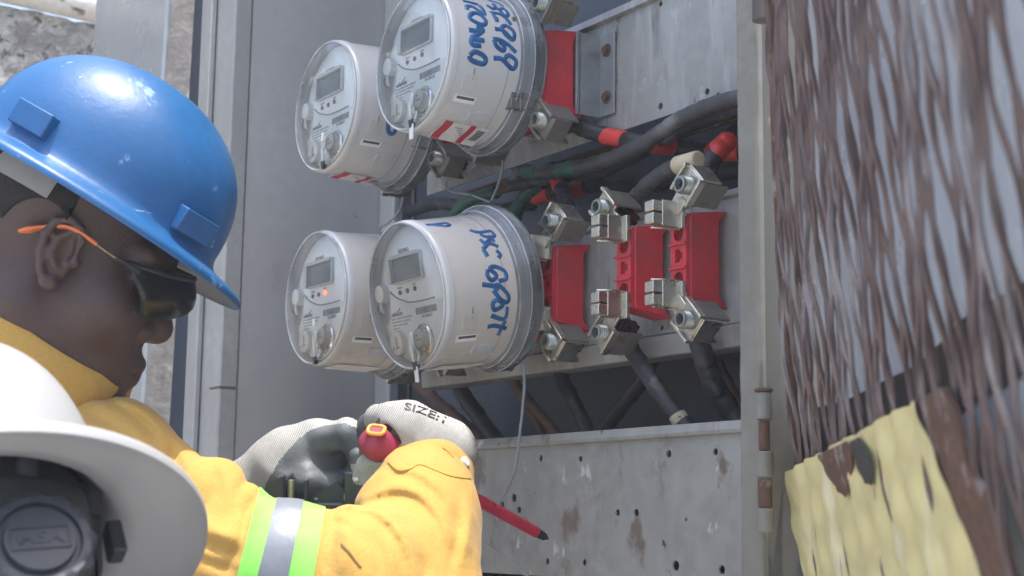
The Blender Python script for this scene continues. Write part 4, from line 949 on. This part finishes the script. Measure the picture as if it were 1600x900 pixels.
for (x0, y0, x1, y1, hh) in ((22, 186, 74, 216, .0185), (268, 348, 318, 378, .0185)):
    qa, qb = hat_ray(x0, y0), hat_ray(x1, y1); u = nrm(qb-qa); up_ = np.array([0, 1.0, 0]); up_ = nrm(up_-u*(up_ @ u)); nn = np.cross(u, up_)
    if nn[2] < 0: nn = -nn
    nn = nrm(nn); Lb = np.linalg.norm(qb-qa); c = (qa+qb)/2
    v = []
    for sx in (-.5, .5):
        for (h_, o_) in ((-.004, -.008), (-.004, .0085), (hh, .0115), (hh+.002, -.014)): v.append(HC+HH @ (c+u*sx*Lb+up_*h_+nn*o_))
    build(MB().add(v, [(0, 1, 2, 3), (7, 6, 5, 4), (0, 4, 5, 1), (1, 5, 6, 2), (2, 6, 7, 3), (3, 7, 4, 0)]), 'accessory_slot', HATB, h1, bevel=.0014, seg=3)
bd = [[hq(.112*math.cos(t), u-.007*(u < 0), .099*math.sin(t)) for t in np.linspace(.56*math.pi, 1.44*math.pi, 40)] for u in (.030, .0, -.022)]
build(MB().grid(bd, 0, None), 'headband', STRAP, h1, smooth=60)

# jacket
shR = A(172, 735, 1.40)
ARM = [shR, A(330, 876, 1.35), A(450, 899, 1.325), A(560, 932, 1.32), A(640, 975, 1.335)]; ARR = [.062, .064, .0595, .072, .066]
FOR = [A(640, 965, 1.335), A(645, 890, 1.36), A(655, 810, 1.41), A(667, 742, 1.462)]; FRR = [.064, .0535, .0500, .0440]
hip = np.array([-1.62, .30, 1.02])
sh2 = A(60, 730, 1.66)
def jac_base(P):
    d = chain(P, ARM, ARR, .014); d = su(d, chain(P, FOR, FRR, .03), .016)
    d = su(d, cap(P, A(322, 790, 1.352), A(352, 815, 1.345), .0440, .0420), .007)
    d = su(d, cap(P, A(30, 735, 1.47), shR, .100, .060), .014)
    d = su(d, cap(P, A(30, 735, 1.47), sh2, .10, .085), .04)
    d = su(d, chain(P, [A(20, 760, 1.52), (A(20, 760, 1.55)+hip)/2+np.array([-.03, -.03, 0]), hip], [.115, .150, .150], .05), .05)
    d = su(d, chain(P, [sh2, A(210, 900, 1.64), A(320, 800, 1.545)], [.075, .06, .042], .03), .03)
    d = ss(d, cap(P, neckb+np.array([0, 0, -.06]), neckb+up*.3-rt*.02, .064, .070), .012)
    return d
FOLDS = [  # cloth folds: polyline over the sleeve, height (m), half-width (px at the sleeve's distance; -1 = an overlapping tuck with one crisp lip)
    ([(550,797),(585,806),(612,828),(632,862),(642,905)], .0046, -1), ([(556,790),(588,777),(622,769),(655,780),(683,812),(704,858)], .0046, -1),
    ([(600,722),(618,737),(640,741),(662,752),(690,775),(712,812)], .0035, -1), ([(168,622),(205,640),(238,668),(258,708)], .0050, -1),
    ([(262,698),(276,730),(268,775)], -.0080, 10), ([(398,778),(388,800),(376,850),(352,892)], -.0050, 9), ([(322,716),(338,755),(330,800)], -.0045, 10),
    ([(120,640),(180,668),(215,715)], -.0040, 12), ([(290,838),(340,856),(372,868)], -.0045, 10), ([(292,815),(345,834),(374,846)], .0045, 12), ([(300,872),(345,885),(368,892)], -.0040, 9),
    ([(520,800),(518,850),(508,900)], -.0035, 10), ([(540,800),(545,850),(535,900)], .0040, 13), ([(575,830),(592,860),(598,905)], -.0040, 10),
    ([(730,780),(732,820),(716,885)], .0040, 10), ([(712,800),(716,840),(704,890)], -.0045, 9), ([(412,722),(388,747),(372,772)], -.0040, 9),
    ([(520,815),(545,822),(566,846)], -.0035, 7), ([(655,870),(664,890),(664,915)], -.0030, 9), ([(225,760),(260,790),(300,800)], -.0035, 12)]
FP = [(np.array(cat([np.array(p, float) for p in pts], 4)), a, w) for pts, a, w in FOLDS]
def jac(P):
    d = jac_base(P); near = d < .022
    near &= d > -.03
    if not near.any(): return d
    X = P[near]; e = d[near].copy(); px = np.stack(pix(X), 1); front = np.clip((1.50-(X-CAM) @ fw)/.04, 0, 1)
    for C_, a, w in FP:
        ww = 3*w if w > 0 else 60
        bb = (px > C_.min(0)-ww).all(1) & (px < C_.max(0)+ww).all(1)
        if not bb.any(): continue
        q = px[bb]; best = np.full(len(q), 1e9); bt = np.zeros(len(q)); sgn = np.zeros(len(q)); k = len(C_)-1
        for i in range(k):
            v = C_[i+1]-C_[i]; t = np.clip(((q-C_[i]) @ v)/(v @ v), 0, 1); r = np.linalg.norm(q-C_[i]-t[:, None]*v, axis=1)
            m = r < best; qq = q-C_[i]; sgn = np.where(m, -(v[0]*qq[:, 1]-v[1]*qq[:, 0]), sgn); best = np.where(m, r, best); bt = np.where(m, (i+t)/k, bt)
        tp = np.sin(np.pi*np.clip(bt*.9+.05, 0, 1))**.6*front[bb]
        if w < 0: sg_ = np.where(sgn > 0, best, -best); e[bb] -= tp*a*np.where(sg_ > 0, np.exp(-(sg_/26)**2), -.55*np.exp(-(sg_/16)**2))*np.tanh(np.abs(sg_+.01)/4.5)
        else: e[bb] -= a*np.exp(-(best/w)**2)*tp
    w = X @ np.stack([rt, up, fw], 1)
    e = e + .0010*np.sin(70*w[:, 0]+40*w[:, 1]+5*np.sin(31*w[:, 2]))*np.sin(48*w[:, 1]-22*w[:, 0]+3*np.sin(40*w[:, 0]))
    d = d.copy(); d[near] = e; return d
pts_all = np.array(ARM+FOR+[sh2, hip, shR, A(30, 735, 1.47), A(320, 800, 1.545)])
jk = build(nets(jac, pts_all.min(0)-.17, pts_all.max(0)+np.array([.1, .12, .15]), .0031), 'jacket', YEL, man, smooth=180)
# rolled cuff: closed end of the sleeve toward the hand
def cuff_sdf(P):
    a, b = A(664, 752, 1.455), A(672, 722, 1.485)
    d = cap(P, a, b, .0470, .0440); return np.maximum(d, -(cap(P, b, A(640, 690, 1.60), .037, .040)))
build(nets(cuff_sdf, A(670, 730, 1.47)-.085, A(670, 730, 1.47)+.085, .0030), 'cuff', YEL, man, smooth=180)
cuf = lambda P: np.minimum(jac(P), cuff_sdf(P))
def seam(pts, r, name, mat, lift=.0):
    Q = [hit(cuf, x, y, 1.0, 2.0) for x, y in cat([np.array(p, float) for p in pts], 6)]; Q = [q for q in Q if q is not None]
    if len(Q) > 2: return build(MB().tube(Q, r, 6, 0, 0), name, mat, man)
seam([(606,722),(622,735),(640,733),(656,726),(680,735),(705,744),(742,749)], .0007, 'cuff_seam', SEAM)
seam([(720,672),(736,690),(742,715)], .0006, 'cuff_seam', SEAM)
seam([(692,700),(700,706),(708,714)], .0009, 'buttonhole', SEAM)
q = hit(cuf, 727, 722, 1, 2)
if q is not None:
    n_ = grad(cuf, q); build(MB().cyl(q-n_*.001, q+n_*.0022, .0058, .0050, 20), 'button', STICK, man, bevel=.0008)
seam([(534,850),(545,862),(555,876),(564,886)], .0012, 'pen_mark', M('brown_stain', (.30, .19, .06), .9))
# open placket of the cuff at the right edge of the sleeve
fa = [A(716, 835, 1.405), A(711, 862, 1.39), A(700, 905, 1.38)]; fb = [A(738, 800, 1.425), A(740, 832, 1.415), A(726, 868, 1.40)]; fc_ = [A(735, 782, 1.44), A(724, 806, 1.445), A(712, 840, 1.43)]
build(MB().grid([cat(fa, 8), [x*.5+y*.5+rt*.004 for x, y in zip(cat(fa, 8), cat(fb, 8))], cat(fb, 8)], 0, fw*.002), 'placket', YEL, man, smooth=60)
# tapes round the upper arm
def wrap(px0, px1, mat, off):
    axis = ARM; rows = []
    for k in range(5):
        fr = k/4; t0 = (A(*px0[0], 1.3)*(1-fr)+A(*px1[0], 1.3)*fr); t1 = (A(*px0[1], 1.3)*(1-fr)+A(*px1[1], 1.3)*fr)
        dn = nrm(t1-t0); 
        # plane through the two sight lines: cut the sleeve with it
        n_ = nrm(np.cross(t0-CAM, t1-CAM)); a_, b_ = ARM[1], ARM[3]; c = a_+(b_-a_)*((CAM-a_) @ n_)/((b_-a_) @ n_)
        e1 = nrm(up-n_*(up @ n_)); e2 = np.cross(n_, e1); row = []
        th = np.linspace(0, 2*math.pi, 96, endpoint=False); d_ = np.cos(th)[:, None]*e1+np.sin(th)[:, None]*e2
        lo_ = np.full(96, .02); hi_ = np.full(96, .13)
        for _ in range(18):
            mid = (lo_+hi_)/2; ins = jac(c+d_*mid[:, None]) < 0; lo_ = np.where(ins, mid, lo_); hi_ = np.where(ins, hi_, mid)
        row = list(c+d_*(np.minimum(lo_, .10)+off)[:, None])
        rows.append(row)
    return MB().grid(rows, 0, None, True)
build(wrap(((401,780),(370,900)), ((436,783),(407,900)), GRN, .0015), 'lime_band', GRN, man, smooth=60)
build(wrap(((471,787),(447,900)), ((509,790),(490,900)), GRN, .0015), 'lime_band', GRN, man, smooth=60)
build(wrap(((431,783),(402,900)), ((474,787),(450,900)), SILV, .0024), 'reflective_band', SILV, man, smooth=60)
# collar: a folded strip round the neck
cdir = nrm(rt*.80-up*.60); ccen = A(62, 492, 1.45); dn = nrm(-rt*.52-up*.84)
rows = []
for k, (drop_, fl_) in enumerate(((0, 0), (.004, .004), (.022, .008), (.044, .012), (.047, .010), (.044, .008), (.02, .003))):
    row = []
    for th in np.linspace(-.12*math.pi, 1.12*math.pi, 46):
        rr = .088+fl_; row.append(ccen+cdir*(.106+fl_)*math.cos(th)*(1.0)+(-fw)*rr*math.sin(th)*1.0+dn*drop_)
    rows.append(row)
build(MB().grid(rows, 0, None), 'collar', YEL, man, smooth=60)

# gloves
B0 = A(574, 686, 1.430); B1 = A(857, 842, 1.545); bd_ = nrm(B1-B0)
def glove_r(P):
    d = cap(P, A(690, 706, 1.475), A(636, 672, 1.458), .0345, .0270)
    d = su(d, cap(P, A(655, 705, 1.456), A(622, 716, 1.456), .0240, .0170), .012)
    d = su(d, cap(P, A(640, 655, 1.468), A(606, 650, 1.462), .0165, .0125), .010)
    # index finger arching over the grip, middle, ring and little finger stacked below, thumb behind
    d = su(d, chain(P, [A(610, 650, 1.465), A(590, 651, 1.472), A(576, 664, 1.490), A(574, 692, 1.500)], [.0120, .0112, .0105, .0095], .004), .005)
    g = chain(P, [A(640, 708, 1.445), A(604, 712, 1.441), A(577, 728, 1.446), A(566, 746, 1.458)], [.014, .0130, .0115, .0095], .004)
    d = su(d, g, .0015)
    g = chain(P, [A(645, 726, 1.444), A(608, 732, 1.441), A(581, 748, 1.446), A(571, 764, 1.460)], [.013, .0120, .0108, .0090], .004)
    d = su(d, g, .0015)
    g = chain(P, [A(650, 742, 1.446), A(616, 750, 1.443), A(592, 764, 1.449), A(580, 776, 1.460)], [.012, .0108, .0095, .0080], .004)
    d = su(d, g, .0015)
    g = chain(P, [A(608, 740, 1.490), A(580, 742, 1.484), A(563, 730, 1.480), A(558, 712, 1.478)], [.012, .0105, .0095, .0080], .004); d = np.minimum(d, g)
    d = ss(d, cap(P, B0-bd_*.03+up*.005-rt*.001, B0+bd_*.020+up*.004, .0172), .003)
    return ss(d, cap(P, B0-bd_*.03, B0+bd_*.06, .0142), .003)
c_ = A(630, 700, 1.46); gm = nets(glove_r, c_-.10, c_+.10, .0021)
V_ = np.array(gm.v); fc = V_[np.array(gm.f)].mean(1)
def coat_r(P):
    Q = np.stack(pix(P), 1); dz_ = (P-CAM) @ fw
    idx = np.minimum(cap(P, A(592, 655, 1.462), A(576, 668, 1.484), .0125), cap(P, A(576, 664, 1.490), A(574, 692, 1.500), .0125)); n_in = np.linalg.norm((P-B0)-((P-B0) @ bd_)[:, None]*bd_, axis=1)
    thb = cap(P, A(585, 742, 1.484), A(558, 712, 1.478), .011, .009)
    return (thb < .001) | ((idx < .002) & (n_in < .0265)) | ((n_in < .0215) & (Q[:, 0] < 612) & (Q[:, 1] < 690)) | ((dz_ > 1.474) & (Q[:, 0] < 640)) | ((Q[:, 1] > 757+.25*(Q[:, 0]-560)) & (Q[:, 0] < 615))
gm.m = [1 if x else 0 for x in coat_r(fc)]
gl1 = build(gm, 'glove', [KNIT, COATG], man, smooth=180)
v, f = text('SIZE:1', 1.0, 0, .012); tm = MB(); nv_ = []
ok = True
for (x, y, z) in v:
    s = (x+1.45)/2.9; bx0 = np.array([627+s*78, 633+s*14+15*s*s]); tx = nrm(np.array([84, 14+36*s])); nx_ = np.array([tx[1], -tx[0]])
    w = bx0+nx_*(y*15.0); q = hit(glove_r, w[0], w[1], 1.2, 1.7)
    nv_.append(q if q is not None else None)
ff = [q for q in f if all(nv_[i] is not None for i in q)]
used = sorted({i for q in ff for i in q}); rm = {i: k for k, i in enumerate(used)}
build(MB().add([nv_[i]-fw*.0008 for i in used], [tuple(rm[i] for i in q) for q in ff]), 'size_print', BLACK, gl1, smooth=0)
def glove_l(P):
    d = cap(P, A(365, 785, 1.53), A(432, 728, 1.515), .0310, .0300)
    d = su(d, ell(P, A(480, 712, 1.520), (.046, .034, .030), np.stack([nrm(rt*.9+up*.43), nrm(up*.9-rt*.43), fw], 1)), .022)
    fing = [([A(505, 690, 1.500), A(538, 680, 1.492), A(560, 700, 1.495), A(562, 738, 1.510)], .0125), ([A(505, 688, 1.520), A(540, 674, 1.515), A(566, 690, 1.520), A(572, 735, 1.530)], .0130),
            ([A(500, 690, 1.540), A(532, 676, 1.540), A(556, 692, 1.545), A(560, 735, 1.550)], .0125), ([A(492, 700, 1.556), A(520, 688, 1.560), A(538, 705, 1.562), A(540, 740, 1.565)], .0112)]
    for Q, r in fing: d = su(d, chain(P, Q, [r*1.12, r, r*.95, r*.8], .005), .006)
    d = su(d, chain(P, [A(440, 745, 1.500), A(480, 752, 1.488), A(515, 758, 1.495), A(538, 752, 1.505)], [.020, .0155, .0130, .0105], .006), .008)
    d = ss(d, cap(P, A(492, 705, 1.475), A(500, 735, 1.470), .004), .010)
    d = ss(d, cap(P, A(470, 738, 1.472), A(505, 725, 1.480), .003), .008)
    for (x0, y0, x1, y1, z, r) in ((455, 700, 490, 690, 1.478, .003), (478, 690, 520, 692, 1.480, .003), (448, 730, 480, 716, 1.476, .003), (505, 700, 520, 730, 1.480, .0035), (530, 700, 536, 735, 1.482, .003)):
        q_ = A(x0, y0, z), A(x1, y1, z); d = ss(d, cap(P, q_[0], q_[1], r), .010)
    w = P @ np.stack([rt, up, fw], 1)
    return d+.0009*np.sin(150*w[:, 0]+60*w[:, 1])*np.sin(90*w[:, 1])
c_ = A(470, 730, 1.53); gm = nets(glove_l, c_-.115, c_+.115, .0022)
V_ = np.array(gm.v); fc = V_[np.array(gm.f)].mean(1); Q = np.stack(pix(fc), 1)
lim = np.interp(Q[:, 0], [395, 418, 440, 462, 484, 510, 540, 556, 580], [800, 752, 715, 690, 672, 664, 661, 668, 690])
gm.m = [1 if x else 0 for x in (Q[:, 1] > lim)]
build(gm, 'glove', [KNIT, COATG], man, smooth=180)
# lower body
def trous(P):
    d = su(cap(P, hip, hip+np.array([.02, -.02, -.12]), .14, .13), chain(P, [hip+np.array([.09, -.06, -.1]), (-1.50, .26, .52), (-1.52, .22, .09)], [.095, .07, .058], .02), .05)
    return su(d, chain(P, [hip+np.array([-.09, .06, -.1]), (-1.70, .42, .52), (-1.74, .40, .09)], [.095, .07, .058], .02), .05)
build(nets(trous, (-1.95, .0, .04), (-1.3, .65, 1.2), .012), 'trousers', DENIM, man, smooth=180)
for (x, y) in ((-1.52, .22), (-1.74, .40)):
    bt = lambda P: np.maximum(su(cap(P, (x, y, .05), (x+.14, y+.08, .04), .052, .045), cap(P, (x-.01, y, .06), (x, y, .16), .055, .056), .03), .001-P[:, 2])
    build(nets(bt, (x-.1, y-.1, -.02), (x+.24, y+.2, .25), .009), 'boot', BOOT, man, smooth=180)

# ------------------------------------------------------------------ screwdriver
sd = thing('screwdriver', 'insulated screwdriver with maroon handle and red shaft held in the right glove', 'screwdriver', B0)
ax = bd_; sa, sb_, _ = frame(ax)
prof = [(.0, -.004), (.006, -.004), (.0105, -.0025), (.0142, .002), (.0156, .010), (.0142, .030), (.0145, .055), (.0130, .085), (.0092, .100), (.0, .101)]
hd = MB(); rows = []
for r, y in prof:
    rows.append([B0+ax*y+(sa*math.cos(t)+sb_*math.sin(t))*max(r, 1e-4)*(1+.05*math.cos(3*t)) for t in np.linspace(0, 2*math.pi, 42, endpoint=False)])
build(MB().grid(rows, 0, None, True), 'handle', HANDLE, sd, smooth=60)
# orange-lined hanging hole in the butt, facing the camera
hc = A(586, 672, 1.0); hc = None
def hsd(P):
    q = P-B0; y = q @ ax; r = np.linalg.norm(q-y[:, None]*ax, axis=1); return np.maximum(r-np.interp(y, [-.004, 0, .01, .1], [.008, .0137, .0156, .013]), -y-.004)
hq_ = hit(hsd, 588, 672, 1.2, 1.7)
if hq_ is None: hq_ = B0-fw*.013
n_ = grad(hsd, hq_); t1_ = nrm(ax-n_*(ax @ n_)); t1_ = nrm(rt-n_*(rt @ n_)); t1_ = nrm(t1_*.93-up*.30); t1_ = nrm(t1_-n_*(t1_ @ n_)); t2_ = np.cross(n_, t1_)
rr = []
for t in np.linspace(0, 2*math.pi, 40, endpoint=False):
    cx_ = np.sign(math.cos(t))*abs(math.cos(t))**.6*.0076; cy_ = np.sign(math.sin(t))*abs(math.sin(t))**.6*.0058; rr.append(hq_+t1_*cx_+t2_*cy_+n_*.0002)
mb = MB(); P_ = rr+[rr[0], rr[1]]; mb.tube(P_, .0019, 10, 0, 0); build(mb, 'hang_hole_ring', ORNG, sd)
build(MB().prism([(.0062*np.sign(math.cos(t))*abs(math.cos(t))**.6, .0044*np.sign(math.sin(t))*abs(math.sin(t))**.6) for t in np.linspace(0, 2*math.pi, 28, endpoint=False)], lambda a, b, t: hq_+t1_*a+t2_*b-n_*(.004-t), .0046), 'hang_hole', REDD, sd, smooth=0)
tipl = np.linalg.norm(B1-B0)
build(MB().cyl(B0+ax*.09, B0+ax*(tipl-.016), .0062, .0056, 24), 'shaft_sleeve', REDS, sd, bevel=.0008)
build(MB().cyl(B0+ax*(tipl-.0165), B0+ax*(tipl-.006), .0050, .0040, 16).cyl(B0+ax*(tipl-.006), B0+ax*tipl, .0040, .0008, 16), 'blade_tip', TIP, sd)

# ------------------------------------------------------------------ person in the white hard hat, nearest the camera
p2 = thing('person', 'person in a white hard hat with a black ratchet knob, seen from behind', 'person', (-1.05, .22, 0))
tl = math.radians(-38); yw = math.radians(28)
# rear of the hat faces the camera; the front looks away, left and down
Fb = nrm(fw*math.cos(yw)-rt*math.sin(yw)); 
Ub = up
F2 = nrm(Fb*math.cos(tl)+Ub*math.sin(tl)); U2 = nrm(Ub*math.cos(tl)-Fb*math.sin(tl)); S2 = np.cross(F2, U2)
R2 = np.stack([F2, U2, S2], 1); C2 = A(-62, 855, .95)
ex2 = lambda t: (.165 if math.cos(t) > 0 else .168, .148)
h2 = hat(p2, C2, R2, .114, .088, .118, ex2, HATW, drop=.016)
h2['label'] = 'white full-brim hard hat'
w2 = lambda f, u, s: C2+R2 @ np.array([f, u, s])
def head2(P):
    Q = (P-C2) @ R2; d = ell(Q, np.array((.0, -.01, 0)), (.094, .098, .074))
    d = su(d, ell(Q, np.array((.045, -.075, 0)), (.06, .075, .055)), .03)
    return su(d, cap(Q, np.array((-.035, -.08, 0)), np.array((-.055, -.20, 0)), .055, .062), .03)
build(nets(head2, C2-.26, C2+.22, .006), 'body', SKIN, p2, smooth=180)
build(nets(lambda P: np.maximum(head2(P)-.004, np.maximum(((P-C2) @ R2)[:, 0]-.03, -.085-((P-C2) @ R2)[:, 1])), C2-.2, C2+.2, .005), 'hair', HAIR, p2, smooth=180)
rows = [[w2((.100+o)*math.cos(t), u, (.081+o)*math.sin(t)) for t in np.linspace(0, 2*math.pi, 60, endpoint=False)] for u, o in ((.005, 0), (-.014, .002), (-.032, .0), (-.034, -.003))]
build(MB().grid(rows, 0, None, True), 'suspension_band', BLACK, h2, smooth=60)
for t in (2.2, 2.85, 3.45, 4.1):
    build(MB().tube([w2(.101*math.cos(t), -.018, .083*math.sin(t)), w2(.106*math.cos(t), .012, .087*math.sin(t)), w2(.085*math.cos(t), .05, .07*math.sin(t))], .006, 8, 0, 5, .3), 'suspension_strap', BLACK, h2)
kc = w2(-.104, -.060, .024); kn_ = -F2
kb = MB(); e1_, e2_ = S2, U2
rows = []
for r, y in ((.031, -.010), (.031, .004), (.028, .007), (.0235, .007), (.0225, .0045), (.0205, .0045), (.0195, .0085), (.0, .0090)):
    rows.append([kc+kn_*y+(e1_*math.cos(t)+e2_*math.sin(t))*max(1e-4, r)*(1+(.045*math.cos(12*t) if r > .03 else 0)) for t in np.linspace(0, 2*math.pi, 96, endpoint=False)])
kb.grid(rows, 0, None, True)
v, f = text('MSA', .0105, .0004, .0002); rgt = np.cross(U2, kn_)
kb.add([kc+kn_*(.0092+c)+rgt*a*1.25+U2*b for a, b, c in v], f)
for a0, a1, b0, b1 in ((-.0155, .0155, .0062, .0070), (-.0155, .0155, -.0070, -.0062), (-.0163, -.0155, -.0070, .0070), (.0155, .0163, -.0070, .0070)):
    R_ = np.stack([rgt, U2, kn_], 1); kb.box(kc+kn_*.0092+rgt*(a0+a1)/2+U2*(b0+b1)/2, (a1-a0, b1-b0, .0012), R_)
build(kb, 'ratchet_knob', CHAR, h2, smooth=40)
build(MB().grid([[w2((-.104-o)*math.cos(t), u, .090*math.sin(t)) for t in np.linspace(-.75, .75, 24)] for u, o in ((-.012, 0), (-.016, .004), (-.044, .004), (-.048, 0))], 0, None), 'nape_strap', BLACK, h2, smooth=60)
sb2 = w2(.09*math.cos(2.30), -.01, .118*1.0)
build(MB().prism([(-.010, -.012), (.008, -.012), (.010, .010), (-.006, .012)], lambda a, b, t: w2(-.048+a, -.030+b, .0765+t), .010), 'strap_clip', BLACK, h2, bevel=.002)
chest2 = np.array([-1.03, .28, 1.18])
def tors2(P):
    nb = w2(-.055, -.21, 0)
    d = su(cap(P, nb, chest2, .075, .13), cap(P, chest2, (-1.02, .20, .88), .14, .13), .06)
    for s in (1, -1):
        sh_ = chest2+np.array([.13*s, .08*s, .06]); d = su(d, chain(P, [sh_, sh_+np.array([.02*s, .1, -.22]), sh_+np.array([-.06*s, .22, -.34])], [.07, .055, .045], .02), .04)
    return d
build(nets(tors2, (-1.45, -.2, .7), (-.6, .75, 1.45), .012), 'shirt', SHIRT, p2, smooth=180)
def tr2(P):
    d = None
    for s in (1, -1):
        c = chain(P, [(-1.02+.09*s, .20+.04*s, .86), (-1.0+.11*s, .27+.04*s, .48), (-1.02+.12*s, .20+.05*s, .09)], [.10, .072, .058], .02); d = c if d is None else su(d, c, .05)
    return d
build(nets(tr2, (-1.35, -.1, .04), (-.7, .5, 1.0), .013), 'trousers', DENIM, p2, smooth=180)
for s in (1, -1):
    x, y = -1.02+.12*s, .20+.05*s
    bt = lambda P: np.maximum(su(cap(P, (x, y, .05), (x-.02, y+.15, .04), .052, .045), cap(P, (x, y-.01, .06), (x, y, .16), .055, .056), .03), .001-P[:, 2])
    build(nets(bt, (x-.12, y-.1, -.02), (x+.12, y+.25, .25), .010), 'boot', BOOT, p2, smooth=180)
    a = chest2+np.array([.13*s-.06*s, .30*s*0+.08*s+.22, .06-.34])
    hd2 = lambda P: su(cap(P, a, a+np.array([0, .05, -.05]), .036, .030), su(cap(P, a+np.array([.01, .05, -.05]), a+np.array([.02, .09, -.10]), .011, .009), su(cap(P, a+np.array([-.01, .05, -.05]), a+np.array([-.012, .10, -.10]), .011, .009), cap(P, a+np.array([.02, .02, -.04]), a+np.array([.045, .06, -.06]), .012, .009), .008), .008), .01)
    build(nets(hd2, a-.1, a+.14, .006), 'glove', KNIT, p2, smooth=180)

# ------------------------------------------------------------------ thin air volume added to mimic veiling glare of the lens
hz = build(MB().bx(-31, 31, -31, 31, -1.3, 4.2), 'veil_haze', [], None, smooth=0, kind='stuff')
hm = bpy.data.materials.new('veil_haze_air'); hm.use_nodes = True; hn = hm.node_tree.nodes; hn.remove(hn['Principled BSDF'])
hv = hn.new('ShaderNodeVolumePrincipled'); hv.inputs['Density'].default_value = .013; hv.inputs['Color'].default_value = (.86, .91, 1, 1)
hm.node_tree.links.new(hv.outputs[0], hn['Material Output'].inputs['Volume']); hz.data.materials.append(hm)
